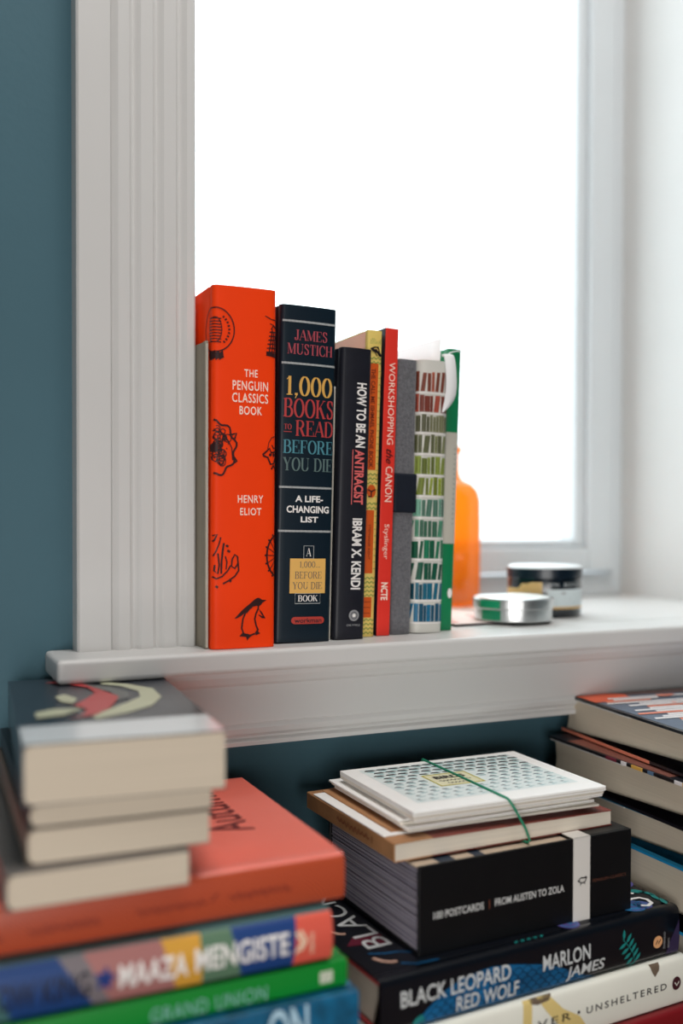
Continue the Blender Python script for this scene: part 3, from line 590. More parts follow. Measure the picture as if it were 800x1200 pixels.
# moire coral cover
cm = mat('coral_cover', (238, 116, 98), .38, .5, .03, 20, coat=.4)
t = cm.node_tree; bs = t.nodes['Principled BSDF']; tcn = t.nodes.new('ShaderNodeTexCoord'); vr = t.nodes.new('ShaderNodeTexVoronoi'); vr.inputs['Scale'].default_value = 560
bp = t.nodes.new('ShaderNodeBump'); bp.inputs['Strength'].default_value = .35; bp.inputs['Distance'].default_value = .0004; t.links.new(tcn.outputs['Object'], vr.inputs['Vector']); t.links.new(vr.outputs['Distance'], bp.inputs['Height']); t.links.new(bp.outputs['Normal'], bs.inputs['Normal'])
cs = bpy.data.materials.new('coral_spine_pattern'); cs.use_nodes = True; t = cs.node_tree; bs = t.nodes['Principled BSDF']; bs.inputs['Roughness'].default_value = .35
tcn = t.nodes.new('ShaderNodeTexCoord'); wv = t.nodes.new('ShaderNodeTexWave'); wv.inputs['Scale'].default_value = 260; wv.inputs['Distortion'].default_value = 6; wv.inputs['Detail'].default_value = 1; wv.inputs['Detail Scale'].default_value = .3; wv.bands_direction = 'DIAGONAL'
rp = t.nodes.new('ShaderNodeValToRGB'); rp.color_ramp.elements[0].color = (*lin((158, 58, 40)), 1); rp.color_ramp.elements[1].color = (*lin((200, 88, 48)), 1)
t.links.new(tcn.outputs['Object'], wv.inputs['Vector']); t.links.new(wv.outputs['Fac'], rp.inputs['Fac']); t.links.new(rp.outputs['Color'], bs.inputs['Base Color'])
b = lie('book', 'coral hardback with dotted orange spine, top of the lower left hardbacks', -.012, .4920, -.184, .0257, .2380, .172, 0, cm, PG, GL1, bulge=.0015, corner=.0035)
b.print('spine_print', grid(.0, .0016, .238, .0243, 2, 10), cs, off=.0002, label='orange spine with a fine wavy dot pattern')
def squiggle(x0, x1, z0, z1, n, seed, w=.0008):
    rr = random.Random(seed); P = []; k = 0
    for i in range(n*4+1):
        x = x0+(x1-x0)*i/(n*4); P.append((x*mm, (z0+(z1-z0)*(.5+.45*math.sin(i*PI/2+.2*rr.random())*(1 if rr.random() > .25 else .4)))*mm))
    return ribbon(P, w)
sk = [squiggle(20, 60, 8.0, 12.4, 10, 1), squiggle(72, 106, 8.6, 13, 9, 2), squiggle(124, 160, 9.2, 13.6, 9, 3), squiggle(172, 206, 9.6, 14.2, 8, 4), ribbon(mms([(162, 11), (166, 15)]), .0008)]
b.print('spine_lettering', join(*sk), ink('maroon', (96, 26, 30)), off=.0004)
# cover lettering reads away from the spine, letter tops to the left
V, F = fit(text2d('Autumn', .01), 0, 0, 1, 1); b.print('cover_lettering', ([(.208-v[1]*.026, .058+v[0]*.092) for v in V], F), ink('maroon2', (104, 34, 36)), 'cover')
# blue page marker peeking below: patched hardback
b = lie('book', 'hardback with patchwork spine of pink, yellow, green and blue under the coral book', -.020, .4830, -.2099, .0270, .2345, .160, 0, mat('patch_teal', (58, 110, 112), .45), PG, GL1, bulge=.0030, corner=.003)
def band(xa0, xa1, xb0, xb1):   # patch between two slanted borders, from foot (z=0) to head (z=T)
    n = 10; V = []; F = []
    for k in range(n+1):
        q = .02+.96*k/n; z = b.T*q; V += [((xa0+(xa1-xa0)*q)*mm, z), ((xb0+(xb1-xb0)*q)*mm, z)]
    for k in range(n): F.append((2*k, 2*k+1, 2*k+3, 2*k+2))
    return V, F
for bb, c in (((0, 0, 72, 60), (70, 112, 112)), ((72, 60, 110, 92), (20, 60, 118)), ((110, 92, 118, 104), (120, 112, 116)), ((118, 104, 150, 142), (166, 110, 106)), ((150, 142, 163, 162), (214, 158, 56)), ((163, 162, 184, 178), (92, 124, 98)), ((184, 178, 212, 214), (24, 62, 124)), ((212, 214, 234.3, 234.3), (222, 92, 74))):
    b.print('printed_patch', band(*bb), ink('patch%d%d' % c[:2], c))
b.print('lettering', R(text2d('MAAZA', .022), (121.0,7.4,155.4,19.0)), W, off=.0004); b.print('lettering', R(text2d('MENGISTE', .022), (159.0,8.0,209.4,20.0)), W, off=.0004)
b.print('lettering', R(text2d('THE SHADOW KING', .015), (20,6.4,107,19.0)), ink('black_blue', (16, 22, 40)), off=.0004)
st = []
for k in range(20): a = 2*PI*k/20; r = 5.6 if k%4 < 2 else 3.4; st.append((114.2+r*math.cos(a)*.9, 13.6+r*math.sin(a)))
b.print('printed_emblem', poly(mms(st)), ink('deep_blue', (18, 48, 118)), off=.0004)
b.print('publisher_emblem', join(ribbon(mms([(213.4, 19), (217, 13.5), (213, 8)]), .0016), ribbon(mms([(216, 19.5), (219, 14), (216, 9)]), .0014)), ink('pale_gold', (240, 220, 190)), off=.0004)
V, F = fit(text2d('NORTON', .02), 0, 0, 1, 1); b.print('lettering', ([(.2235+v[1]*-.0022, .0065+v[0]*.011) for v in V], F), ink('pale_gold', (240, 220, 190)), off=.0004)
GRC = mat('bright_green', (0, 134, 42), .4, .5)
b = lie('book', 'slim bright green hardback under the patchwork one', -.020, .4826, -.2380, .0143, .2438, .160, 0, GRC, PG, GL1, bulge=.0004, corner=.0008)
PB = ink('pale_blue', (150, 190, 196)); b.print('lettering', R(text2d('GRAND UNION', -.01, spacing=1.1), (137.0, 1.4, 197.8, 8.6)), PB)
b.print('spine_label', grid(.2278, .0036, .2352, .0098), ink('label_cream', (214, 214, 196)), label='small white label'); b.print('printed_marks', frame((229.8, 5.0, 233.2, 8.4), .0007), ink('faint_green', (150, 180, 150)), off=.0004)
bm = mat('blue_mottled', (10, 88, 124), .4, .5, .45, 90)
b = lie('book', 'mottled blue hardback at the bottom edge of the lower left stack', -.020, .4745, -.2525, .0300, .2470, .168, 0, bm, PG, GL1, bulge=.0006, corner=.0012)
b.print('lettering', fit(text2d('ON', .02), .1955, .0080, .2180, .0290), ink('pale_sky', (176, 208, 224)))
for k, (c, o) in enumerate((((70, 60, 66), 'charcoal'), ((140, 60, 50), 'brick red'), ((60, 80, 90), 'slate'))):
    lie('book', o+' hardback hidden low in the left stack', -.018+.004*k, .478+.002*k, -.2827-k*.0265, .0262, .240, .165, 0, mat('hid_'+o, c, .5), PG, GL1)
# paperbacks on top of the coral book
PT = pages('page_edges_tan', (214, 200, 180), dark=.88)
def pback(label, x0, x1, y0, zb, zt, D, rot, cover, **k):   # short side (foot) to the viewer: spine on the left
    W_ = x1-x0; T = zt-zb
    r = tag(empty('paperback', (x0, y0, ZC+zb+.0002), (0, 0, rot)), label, 'book', GP); T -= .0004; r_ = .004
    m = MB(); bb = .0006
    pr = [(0, 0), (W_, 0), (W_, bb), (bb, bb), (bb, T-bb), (W_, T-bb), (W_, T), (0, T)]
    m.extrude([(p, q) for p, q in pr], .0004, D, lambda a, p, q: (p, a, q)); m.build('cover', cover, r)
    m = MB(); pr = []
    for ax, az, a0 in ((.0008+r_, bb+r_, 180), (W_-.0008-.001, bb+.001, 270), (W_-.0008-.001, T-bb-.001, 0), (.0008+r_, T-bb-r_, 90)):
        rr = r_ if ax < W_/2 else .001
        for j in range(5): a = math.radians(a0+j*22.5); pr.append((ax+rr*math.cos(a), az+rr*math.sin(a)))
    m.extrude(pr, 0, D-.0006, lambda a, p, q: (p, a, q)); m.build('page_block', PT, r); return r, W_, T, D
pback('lowest paperback on the coral book, grey cover, wider to the left than the others', .0486, .1365, .4800, -.184, -.1665, .185, 0, mat('grey_brown_cover', (110, 104, 100), .5))
pback('cream paged paperback second from the bottom in the small pile', .0590, .1488, .4875, -.1665, -.1490, .185, -.02, mat('brown_grey', (120, 104, 92), .5))
r, W_, T, D = pback('thin dark covered booklet between the paperbacks of the small pile', .0600, .1500, .4885, -.1490, -.1377, .188, -.03, mat('dark_cover', (26, 28, 34), .4))
r, W_, T, D = pback('thick paperback topping the pile, dark cover with red and cream artwork', .0570, .1552, .4860, -.1377, -.1080, .194, -.072, mat('charcoal_cover', (40, 46, 56), .28, .5, .1, 60, coat=.3))
def top(nm, pts, c, off=.0003, label=None):
    V, F = poly(mms(pts)); o = mesh_obj(nm, [(x, y, T+off) for x, y in V], F, c, r)
    if label: o['label'] = label
w1 = W_*1000
top('white_band', [(.3, .6), (w1-.4, .6), (w1-.4, 44), (.3, 42)], mat('white_band', (228, 232, 234), .22, .6, coat=.4), .0002, 'white band across the foot of the cover')
ARR = mat('art_red', (190, 50, 52), .3); ARC = mat('art_cream', (196, 198, 168), .35); ARG = mat('art_grey', (104, 106, 104), .35)
top('artwork', [(40, 50), (58, 62), (74, 78), (84, 104), (84, 134), (72, 156), (54, 172), (56, 160), (66, 150), (74, 128), (72, 108), (62, 92), (50, 76), (38, 62)], ARC)
top('artwork', [(54, 96), (66, 108), (67, 128), (58, 148), (44, 166), (40, 160), (50, 146), (58, 128), (56, 112)], ARG, .0005)
top('artwork', [(22, 176), (36, 164), (46, 148), (48, 128), (40, 108), (32, 92), (38, 78), (34, 62), (26, 56), (40, 60), (50, 76), (56, 96), (60, 112), (52, 140), (44, 166), (34, 180)], ARR, .0006)
top('artwork', [(26, 104), (32, 96), (36, 112), (30, 128), (24, 122)], ARC, .0008); top('artwork', [(10, 60), (24, 64), (36, 80), (20, 84), (10, 76)], ARC, .0007)

# ================================================================== CENTRE STACK
GC = 'books in the centre stack'; A2 = math.atan2(.5232-.5072, .4944-.2562)
RED_B = mat('dark_red_cover', (126, 18, 26), .45)
b = lie('book', 'dark red hardback at the bottom right corner, under the white book', .266, .500, -.3339, .0279, .236, .160, A2, RED_B, PG, GC)
WC = mat('off_white_jacket', (240, 240, 228), .45, .4, .02, 20)
b = lie('book', 'off white hardback with black spaced capitals under the black leopard book', .2562, .5035, -.3006, .0331, .2415, .160, A2, WC, PG, GC, bulge=.0015, corner=.003)
b.print('lettering', fit(text2d('KINGSOLVER', .008, spacing=1.35), .042, .0135, .1385, .0185), K); b.print('lettering', disc(.1450, .0165, .0011), K); b.print('lettering', fit(text2d('UNSHELTERED', .008, spacing=1.35), .1515, .0138, .2225, .0184), K)
b.print('publisher_emblem', disc(.2318, .0160, .0040, .0046), ink('plum', (66, 24, 34))); b.print('publisher_emblem', ribbon(mms([(230, 17), (232, 14.5), (234, 17)]), .0009), WC, off=.0004)
YF = ink('straw', (226, 202, 132))
for q in (poly(mms([(101, 32.6), (108, 32.6), (107, 18), (106, 8), (98, 8), (100, 20)])), poly(mms([(112, 32.6), (122, 32.0), (132, 22), (146, 14), (152, 6), (140, 7), (128, 13), (118, 24)]))): b.print('printed_motif', q, YF)
for q in (poly(mms([(106, 32.7), (124, 32.7), (121, 29.4), (112, 28.6), (107, 30)])), poly(mms([(208, 32.6), (217, 32.6), (216, 28), (212, 24.4), (209.6, 28)]))): b.print('printed_motif', q, ink('bark', (112, 96, 80)))
BLK = mat('black_jacket', (10, 14, 22), .30, .5, coat=.25)
b = lie('book', 'black hardback with blue scales, purple roses and teal leaves, white capitals on its spine', .2562, .5072, -.2674, .0330, .2385, .160, A2, BLK, PG, GC, bulge=.0012, corner=.0035)
bl = b
EDGE = ink('edge_red', (170, 60, 60)); m = MB()
for z in (.0022, .0308-.0004): m.box(-.0003, .002, z-.0008, .002, .1595, z+.0008)
m.build('red_edging', EDGE, b.root)['label'] = 'red trimmed board edge'
tops = [(20,0.3),(26,5),(32,10),(38,14),(45,18.5),(52,21),(60,23),(70,24.5),(80,24.8),(92,23.6),(105,21),(115,19),(125,16),(134,12.6),(142,9),(150,5),(158,2),(164,.3)]
def tt(x):
    for (a, p), (c, q) in zip(tops, tops[1:]):
        if a <= x <= c: return p+(q-p)*(x-a)/(c-a)
    return 0
V = []; F = []; n = 60; q_ = 6
for i in range(n+1):
    x = 20+144*i/n
    for j in range(q_+1): V.append((x*mm, (.25+(tt(x)-.25)*j/q_)*mm))
for i in range(n):
    for j in range(q_): F.append((i*(q_+1)+j, (i+1)*(q_+1)+j, (i+1)*(q_+1)+j+1, i*(q_+1)+j+1))
sb_ = mat('scale_blue', (14, 92, 140), .35, .5, .35, 45); b.print('printed_scales', (V, F), sb_)
sh = []
for r_i in range(9):
    z = r_i*3.4; x = 16+(r_i%2)*3.6
    while x < 166:
        P = [(a, c) for a, c in arc(x, z, 3.6, 3.2, 0, 180, 8)]
        if all(c < tt(a) and c > .3 for a, c in P[2:7]) : sh.append(ribbon(mms([p for p in P if .3 < p[1] < tt(p[0])]), .0005))
        x += 7.2
b.print('printed_lines', join(*sh), ink('scale_dark', (6, 26, 50)), off=.0004)
WG = ink('title_grey', (206, 210, 210))
for s_, r, shr in (('BLACK LEOPARD', (13.2,14.6,93.0,24.4), 0), ('RED WOLF', (52.6,3.2,99.6,12.6), 0), ('MARLON', (118.4,13.6,157.6,23.6), 0), ('JAMES', (137.6,2.6,170.2,12.0), .15)):
    b.print('lettering', R(text2d(s_, .015, shr), r), WG, off=.0006)
def leaf(cx, cy, L, w, a, n=8):
    P = []
    for k in range(2*n):
        q = k/n if k < n else 2-k/n; s_ = 1 if k < n else -1; P.append((q*L, s_*w*math.sin(PI*q)))
    ca, sa = math.cos(a), math.sin(a); return poly(mms([(cx+x*ca-y*sa, cy+x*sa+y*ca) for x, y in P]))
TEAL = ink('leaf_teal', (28, 134, 130)); sh = [ribbon(mms([(186, 20.5), (192, 14), (196.6, 8), (197.4, 1.5)]), .0005)]
for q in range(5):
    x, y = 189.4+q*2.1, 17.4-q*3.6; sh += [leaf(x, y, 7.2, 1.2, math.radians(52)), leaf(x, y, 7.2, 1.2, math.radians(205+q*4))]
sh += [leaf(187, 19.6, 7, 1.2, math.radians(85))]
b.print('printed_leaf', join(*sh), TEAL); b.print('printed_leaf', join(*[leaf(22+k*2.6, .8, 7, 1.2, math.radians(60+k*14)) for k in range(4)]), TEAL)
b.print('publisher_emblem', disc(.2180, .0122, .0042), ink('peach', (232, 172, 120))); b.print('publisher_emblem', ribbon(mms([(216, 10.8), (217.6, 13.6), (218.6, 11), (220.4, 13.8)]), .0008), K, off=.0004)
for s_, x in (('RIVERHEAD', 225.0), ('BOOKS', 229.0)):
    V, F = fit(text2d(s_, .01), 0, 0, 1, 1); L_ = .0115 if x < 227 else .0065; b.print('lettering', ([((x-v[1]*1.8)*mm, .0065+v[0]*L_) for v in V], F), ink('emblem_grey', (150, 150, 152)))
PUR = ink('rose_purple', (92, 84, 150)); PBL = ink('rose_blue', (44, 118, 170)); 
b.print('printed_motif', poly(mms([(226, 1), (238, 1), (238, 24), (234, 18), (229, 10)])), ink('plum_purple', (52, 42, 74)))
# cover art at the right end: rose, serif S, leaves
def rose(cx, cy, r, c1, c2, seed):
    b.print('printed_rose', disc(cx*mm, cy*mm, r*mm), c1, 'cover'); rr = random.Random(seed); sh = []
    for k in range(9): q = r*(.15+.09*k); a = rr.uniform(0, 360); sh.append(ribbon(mms(arc(cx, cy, q, q, a, a+rr.uniform(90, 220), 10)), .0006))
    b.print('printed_lines', join(*sh), c2, 'cover', off=.0004)
rose(209, 14.5, 10, PBL, PUR, 3); rose(217, 12, 6.5, PUR, PBL, 4); rose(150, 12, 8, PUR, PBL, 5); rose(232, 50, 10, PUR, PBL, 6)
b.print('cover_lettering', ribbon(mms([(204, 20), (210, 21.4), (218, 23), (224, 22), (226.4, 17), (224.6, 11.2), (219, 8.6), (214.8, 11.2)]), .0028), W, 'cover', off=.0006)
b.print('cover_lettering', ribbon(mms([(216, 36), (223.6, 33), (226, 29.4)]), .0028), W, 'cover', off=.0006)
b.print('printed_leaf', join(*[leaf(x, y, 12, 1.9, math.radians(a)) for x, y, a in ((226, 39, -66), (230, 37, -62), (234, 31, -72), (236.4, 24.5, -104), (228, 44, -150), (236.6, 15.5, -110))]), TEAL, 'cover', off=.0005)
b.print('printed_leaf', join(*[leaf(100+k*5, 3.8, 4, 1.1, math.radians(20)) for k in range(5)]), TEAL, 'cover', off=.0005)
V, F = fit(text2d('BLACK', .0), 0, 0, 1, 1); b.print('cover_lettering', ([((32.5-v[1]*18)*mm, (39+v[0]*92)*mm) for v in V], F), WG, 'cover', off=.0005)
b.print('printed_motif', ribbon(mms([(11, 27), (14, 21), (18, 17.6), (22, 17)]), .0026), ink('pale_peach', (214, 172, 152)), 'cover', off=.0005)
b.print('printed_motif', ribbon(mms([(6, 79), (7, 71), (9.6, 67), (13, 65.4)]), .0022), ink('pale_peach', (214, 172, 152)), 'cover', off=.0005)
b.print('printed_motif', poly(mms([(5.3, 49.4), (15.4, 60), (33.2, 59), (31, 41.3)])), ink('wine', (96, 22, 44)), 'cover')
b.print('printed_motif', ribbon(mms([(12, 34), (20, 30), (30, 28), (40, 22), (50, 20)]), .0014), sb_, 'cover'); b.print('printed_motif', ribbon(mms([(23, 14), (31, 9), (46, 8)]), .0016), sb_, 'cover')

# black box of postcards: lid boards, spine face, card stack
BB = mat('box_black', (12, 13, 16), .42, .35, .1, 50)
A3 = math.atan2(.0068, .1673)
box = tag(empty('postcard_box', (.2912, .5248, ZC-.2673), (0, 0, A3)), 'black box of postcards with a white paper strip around its right part', 'box')
BH, BL_, BD = .0552, .1690, .124
m = MB(); m.box(0, 0, 0, BL_, .0022, BH); m.box(.0, .0022, 0, BL_, BD, .0018); m.box(.118, .0022, BH-.0018, BL_, BD, BH); m.box(BL_-.002, .0022, .0018, BL_, BD, BH-.0018); m.box(0, BD-.002, .0018, BL_-.002, BD, BH-.0018)
m.build('case', BB, box, bevel=.0006)
rnd = random.Random(2); m = MB(); z = .0020; k = 0
while z < BH-.0028:
    th = .00062; j = rnd.uniform(0, .0012); m.box(.0006+j, .0028, z, BL_-.003, BD-.003, z+th, k%3); z += th+(.00018 if k%6 else .0005); k += 1
o = m.build('card_stack', [mat('card_lilac', (158, 152, 168), .8), mat('card_grey', (128, 124, 142), .8), mat('card_pale', (178, 172, 182), .8)], box); o['kind'] = 'stuff'; o['label'] = 'edges of a hundred stacked cards'
m = MB(); m.box(.0016, .0026, BH-.0026, .1175, BD-.0035, BH-.0016); m.build('top_card', mat('card_beige', (206, 186, 164), .6), box)['label'] = 'beige topmost card'
V, F = join(grid(.018, .0030, .030, .02), grid(.044, .003, .052, .02)); mesh_obj('card_print', [(x, y, BH-.0014) for x, y in V], F, ink('card_slate', (48, 60, 76)), box)
m = MB(); m.box(.1185, -.0006, -.0001, .1325, .0, BH+.0006); m.box(.1185, -.0006, BH, .1325, BD, BH+.0006); m.build('paper_strip', mat('strip_grey', (224, 220, 214), .6), box, bevel=.0002)['label'] = 'white paper strip'
def onbox(nm, sh, c): V, F = sh; return mesh_obj(nm, [(x, -.0008, y) for x, y in V], F, c, box)
LG = ink('box_lettering', (214, 214, 212)); onbox('lettering', R(text2d('100 POSTCARDS', .012), (10.1,21.6,47.1,26.2)), LG); onbox('lettering', R(text2d('FROM AUSTEN TO ZOLA', .012), (55.6,21.9,110.5,26.6)), LG)
onbox('lettering', ribbon(mms([(51.4, 21), (51.4, 27)]), .0004), ink('copper', (150, 84, 60))); onbox('lettering', R(text2d('PENGUIN CLASSICS', .0), (134.6,24.2,163.4,26.2)), ink('copper_dark', (104, 64, 50)))
pg2 = [ribbon(mms([(122.4, 26.8), (124.4, 28.8), (127.4, 28.4), (129.4, 29.0)]), .0008), ribbon(mms([(122.4, 26.8), (125, 25.2), (128, 25.6), (129, 27.4)]), .0008), disc(.1288, .0284, .0009), ribbon(mms([(124.6, 25.2), (124, 23.8)]), .0007), ribbon(mms([(127.4, 25.4), (127.8, 24.0)]), .0007), disc(.1226, .0268, .0007)]
onbox('publisher_emblem', join(*pg2), K)

# thin brown book on the box; spine faces left
bz = -.2119
br = tag(empty('book', (.2805, .5370, ZC+bz), (0, 0, math.radians(2.0))), 'thin kraft brown paperback with reddish cover, between the black box and the tied cards', 'book')
Wb, Db, Tb = .172, .128, .0118
KR = mat('kraft', (176, 128, 88), .6, .3, .12, 60); m = MB()
def tapT(x): return Tb if x < .02 else Tb-.0016*(x-.02)/.15
m.extrude([(0, .0006), (.0006, 0), (.028, 0), (.028, .0006), (.0008, .0008), (.0008, Tb-.0008), (.028, Tb-.0006), (.028, Tb), (.0006, Tb), (0, Tb-.0006)], 0, Db, lambda a, p, q: (p, a, q)); m.build('spine_cover', KR, br)['label'] = 'kraft brown spine'
m = MB(); m.extrude([(.028, Tb-.0007), (Wb, Tb-.0021), (Wb, Tb-.0016), (.028, Tb)], 0, Db, lambda a, p, q: (p, a, q)); m.box(.028, 0, 0, Wb, Db, .0005); m.build('cover', mat('rust_cover', (128, 56, 46), .45, .4, .15, 40), br)
m = MB(); m.extrude([(.0012, .0007), (Wb-.0006, .0007), (Wb-.0006, Tb-.0022), (.02, Tb-.0008), (.0012, Tb-.0010)], .0004, Db-.0004, lambda a, p, q: (p, a, q)); m.build('page_block', pages('page_edges_ivory', (224, 214, 198), dark=.86), br)
sq = join(squiggle(62, 108, 3.4, 8.2, 9, 8, .0009), ribbon(mms([(112, 4), (112, 8)]), .001)); mesh_obj('spine_lettering', [(-.0003, .140-a, c) for a, c in sq[0]], sq[1], ink('russet', (122, 52, 30)), br)
V, F = join(ribbon(mms([(4, 120), (26, 120)]), .004)); 
# tied bundle of cards
CW = mat('card_white', (250, 249, 246), .55, .4); CE = mat('card_cream', (236, 230, 218), .6); CKr = KR
def card(label, x0, y0, w, d, z, t, rot, mt, warp=0):
    r = tag(empty('postcard', (x0, y0, ZC+z), (0, 0, rot)), label, 'card', 'cards tied in the bundle')
    n = 8; V = []; F = []
    for i in range(n+1):
        x = w*i/n; dz_ = warp*math.sin(PI*i/n)*0
        for y in (0, d): V += [(x, y, dz_), (x, y, dz_+t)]
    for i in range(n): a = i*4; c = a+4; F += [(a, a+2, c+2, c), (a+1, c+1, c+3, a+3), (a, c, c+1, a+1), (a+2, a+3, c+3, c+2)]
    F += [(0, 1, 3, 2), (n*4, n*4+2, n*4+3, n*4+1)]
    o = mesh_obj('card', V, F, mt, r); bv = o.modifiers.new('bevel', 'BEVEL'); bv.width = min(.0003, t*.3); bv.segments = 1; bv.limit_method = 'ANGLE'
    # shade between the leaves of a folded card, painted as a darker strip
    if t > .0011: mesh_obj('leaf_gap_shade', *(lambda q: (q.v, q.f))(MB().box(.0008, -.0002, t*.42, w+.0002, d+.0002, t*.50)), mat('leaf_shadow', (176, 166, 150), .8), r)
    return r
zz = -.2000
specs = [('lowest thin white card of the tied bundle, sticking out to the left', .2800, .5500, .149, .105, .0009, .03, CW, 0),
 ('brown kraft card just above the lowest white card of the tied bundle', .2875, .5545, .148, .105, .0007, .02, KR, 0),
 ('cream card third from the bottom of the tied bundle', .2960, .5475, .147, .106, .0016, -.02, CE, 0),
 ('white folded card in the lower middle of the tied bundle', .2945, .5470, .148, .107, .0019, .015, CW, 0),
 ('cream folded card in the middle of the tied bundle, shifted left', .2925, .5510, .147, .107, .0019, .0, CE, 0),
 ('thin white card in the middle of the tied bundle', .2915, .5525, .146, .106, .0015, .01, CW, 0),
 ('white folded card third from the top of the tied bundle', .2985, .5430, .146, .108, .0022, .0, CW, 0),
 ('cream folded card directly under the patterned top card', .2962, .5410, .148, .109, .0026, .004, CE, 0)]
for lb, x, y, w, d, t_, a, mt, wp in specs:
    card(lb, x, y, w, d, zz, t_, a, mt, wp); zz += t_+.00005
tc_ = card('top card of the tied bundle, rows of dark marks around a yellow label', .2950, .5390, .149, .110, zz, -.183-zz, .0, CW, 0); tt_ = -.183-zz
def ontop(nm, sh, c, off=.00015, label=None):
    V, F = sh; o = mesh_obj(nm, [(x, y, tt_+off) for x, y in V], F, c, tc_)
    if label: o['label'] = label
ontop('tinted_panel', grid(.012, .016, .138, .104), mat('card_tint', (228, 238, 236), .5), .0001)
rnd = random.Random(21); da = []; db = []
for j in range(11):
    y = 99-j*7.7
    for i in range(13):
        x = 14+i*9.4+(j%2)*3.6
        if 40 < x < 80 and 38 < y < 74: continue
        q = 1.35-j*.08; u = rnd.uniform(-.5, .5)
        da.append(poly(mms([(x, y+u), (x+2.2, y+2.0*q), (x+5.8*q, y+1.7*q), (x+7.4*q, y-.3), (x+5.2, y-.6*q), (x+2.6, y-.2)])))
        db.append(poly(mms([(x+.8, y-1.8), (x+6.8, y-1.6), (x+6.2, y-3.8*q), (x+1.6, y-3.4)])))
ontop('printed_marks', join(*[d for k, d in enumerate(da) if k < 58]), ink('mark_black', (16, 24, 28)), .0002); ontop('printed_marks', join(*[d for k, d in enumerate(da) if k >= 58]), ink('mark_slate', (84, 104, 116)), .0002)
ontop('printed_marks', join(*db), ink('mark_aqua', (168, 204, 206)), .0002)
ontop('printed_label', grid(.046, .044, .080, .072), mat('card_label', (230, 226, 190), .5), .0002, 'pale yellow label'); ontop('label_frame', frame((46, 44, 80, 72), .0022), ink('label_yellow2', (206, 196, 96)), .0003)
ontop('lettering', R(text2d('BIRDS', .03), (51, 60, 75, 67)), K, .0004); ontop('lettering', join(squiggle(51, 75, 53, 57, 8, 5, .0007), squiggle(54, 72, 47, 50.4, 6, 6, .0006)), K, .0004)
# green rubber band
m = MB(); X0 = .3645
m.tube([(X0, .6515, ZC-.1822), (X0, .60, ZC-.18225), (X0-.0005, .5395, ZC-.1822), (X0+.0002, .5378, ZC-.1832), (.3690, .5368, ZC-.190), (.3760, .5355, ZC-.2025), (.3790, .5350, ZC-.2102), (.3790, .5370, ZC-.2126), (.372, .60, ZC-.2124), (X0, .668, ZC-.2126), (X0, .6690, ZC-.211), (X0, .6600, ZC-.196), (X0, .6525, ZC-.1835)], .00085, 8, close=True)
o = m.build('rubber_band', mat('green_rubber', (28, 138, 104), .5), smooth=True); tag(o, 'green rubber band holding the bundle of cards', 'rubber band')

# ================================================================== RIGHT STACK
GR = 'hardbacks in the stack at the right edge'
def rbook(label, farx, fary, ztop, T, ang, cover, page, flap, D=.174, H=.236, **k):
    # far left corner given; spine faces the viewer side, head or foot to the left
    ca, sa = math.cos(ang), math.sin(ang); x0, y0 = farx+D*sa, fary-D*ca
    bk = lie('book', label, x0, y0, ztop, T, H, D, ang, cover, page, GR, **k)
    m = MB(); m.box(.0006, D-.095, T-.0034, H-.001, D-.001, T-.0023); m.build('jacket_flap', flap, bk.root)['label'] = 'pale folded jacket flap'
    return bk
FL = mat('flap_white', (216, 214, 210), .5); PGR = pages('page_edges_right', (214, 202, 182), dark=.9)
b = rbook('top book of the right stack with collage cover of orange, grey and white', .5165, .6845, -.1482, .0312, -.11, mat('collage_black', (22, 24, 30), .3, .5, coat=.3), PGR, FL, bulge=.002)
def cov(pts, c, off=.0003): b.print('cover_artwork', poly(mms(pts)), c, 'cover', off)
OC = ink('art_orange', (224, 98, 62)); GB = ink('art_greyblue', (96, 110, 128), .3); PW = ink('art_white', (232, 228, 228), .3); SP = ink('art_salmon', (236, 140, 112), .3)
cov([(3, 4), (232, 4), (232, 150), (3, 150)], GB, .0002); cov([(1, 146), (235, 146), (235, 161), (1, 161)], ink('art_brown', (92, 62, 56), .3), .0004); cov([(1, 124), (40, 128), (44, 150), (26, 160.5), (1, 160.5)], OC, .0005)
rnd = random.Random(9)
for k in range(19): x = rnd.uniform(2, 34); y = 24+k*6; cov([(x, y), (x+rnd.uniform(40, 120), y+1), (x+rnd.uniform(40, 110), y+5.8), (x+2, y+5.2)], PW if k%4 else SP, .0006)
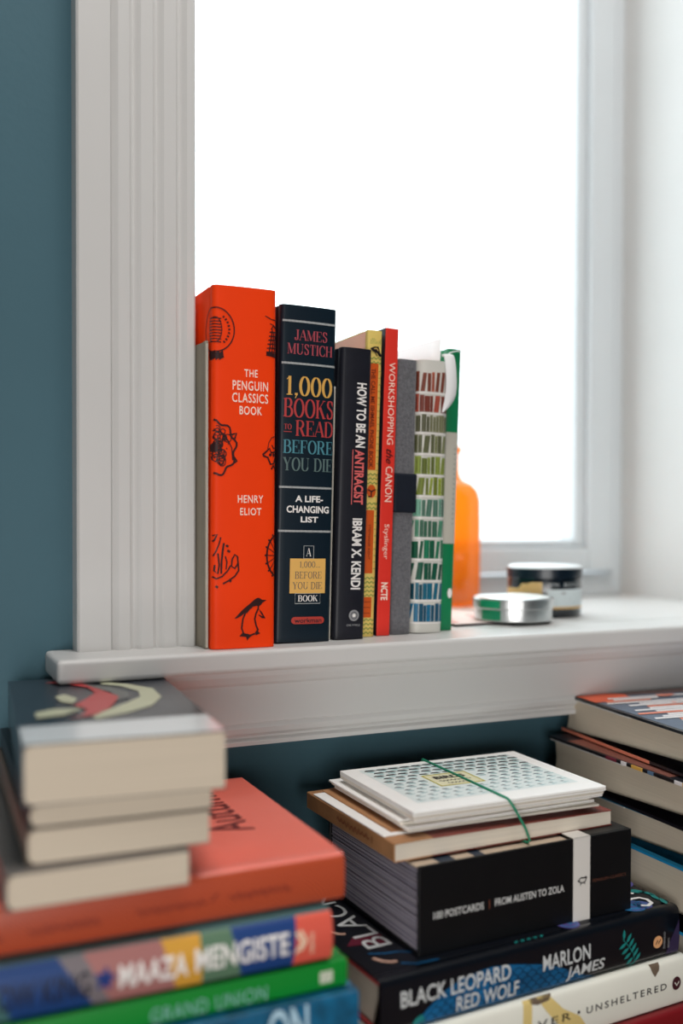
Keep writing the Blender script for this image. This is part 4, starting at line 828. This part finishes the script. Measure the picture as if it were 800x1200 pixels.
for k in range(26): x = rnd.uniform(50, 180); y = rnd.uniform(50, 140); q = rnd.uniform(2, 7); b.print('cover_artwork', disc(x*mm, y*mm, q*mm, q*.7*mm, 9), SP if k%2 else OC, 'cover', .0009)
V, F = fit(text2d('stories', .02), 0, 0, 1, 1)
b.print('spine_print', grid(.001, .0022, .235, .029, 1, 8), OC)
m = MB(); m.box(-.0004, .052, -.0001, .0005, b.D-.001, .0022); m.build('jacket_edge', SP, b.root)['label'] = 'salmon lower board edge'
b = rbook('second book of the right stack, black jacket with speckled colours and yellow trim', .4975, .6760, -.1808, .0325, -.045, mat('speckled_black', (24, 22, 28), .35, .5), PGR, FL, bulge=.002)
sh = [[], [], []]; rnd = random.Random(4)
def edgeprint(bk, segs):   # colour on the board edge facing left
    for y0, y1, c in segs:
        m = MB(); m.box(-.0004, y0*mm, bk.T-.0022, .0005, y1*mm, bk.T+.0002); m.build('jacket_edge', c, bk.root)
edgeprint(b, [(0, 14, ink('trim_yellow', (226, 176, 84))), (14, 22, PW), (22, 40, K), (44, 50, ink('speck_blue', (90, 120, 150))), (56, 68, ink('trim_yellow', (226, 176, 84))), (74, 80, PW), (86, 98, ink('speck_maroon', (120, 44, 60)))])
b.print('cover_artwork', grid(.002, .03, .234, .15), ink('salmon_brown', (120, 70, 58)), 'cover', .0002)
b = rbook('third book of the right stack with a blue upper jacket', .4985, .6800, -.2139, .0287, -.005, mat('steel_blue_jacket', (40, 118, 152), .35, .5), PGR, FL, bulge=.002)
b.print('cover_artwork', grid(.0005, .05, .235, .16), ink('blue_black', (30, 30, 44), .3), 'cover', .0002); b.print('cover_artwork', grid(.0005, .001, .235, .05), ink('trim_yellow2', (222, 178, 100)), 'cover', .0003)
b = rbook('fourth book of the right stack with a vivid sky blue jacket', .4990, .6800, -.2428, .0470, .0, mat('sky_blue_jacket', (30, 144, 196), .35, .5), PGR, FL, bulge=.002)
for k, (c, o) in enumerate((((70, 60, 66), 'charcoal'), ((60, 80, 90), 'slate'))):
    lie('book', o+' hardback hidden low in the right stack', .5045, .520, -.2901-k*.0360, .0357, .236, .160, 0, mat('hid_'+o, c, .5), PG, GR)
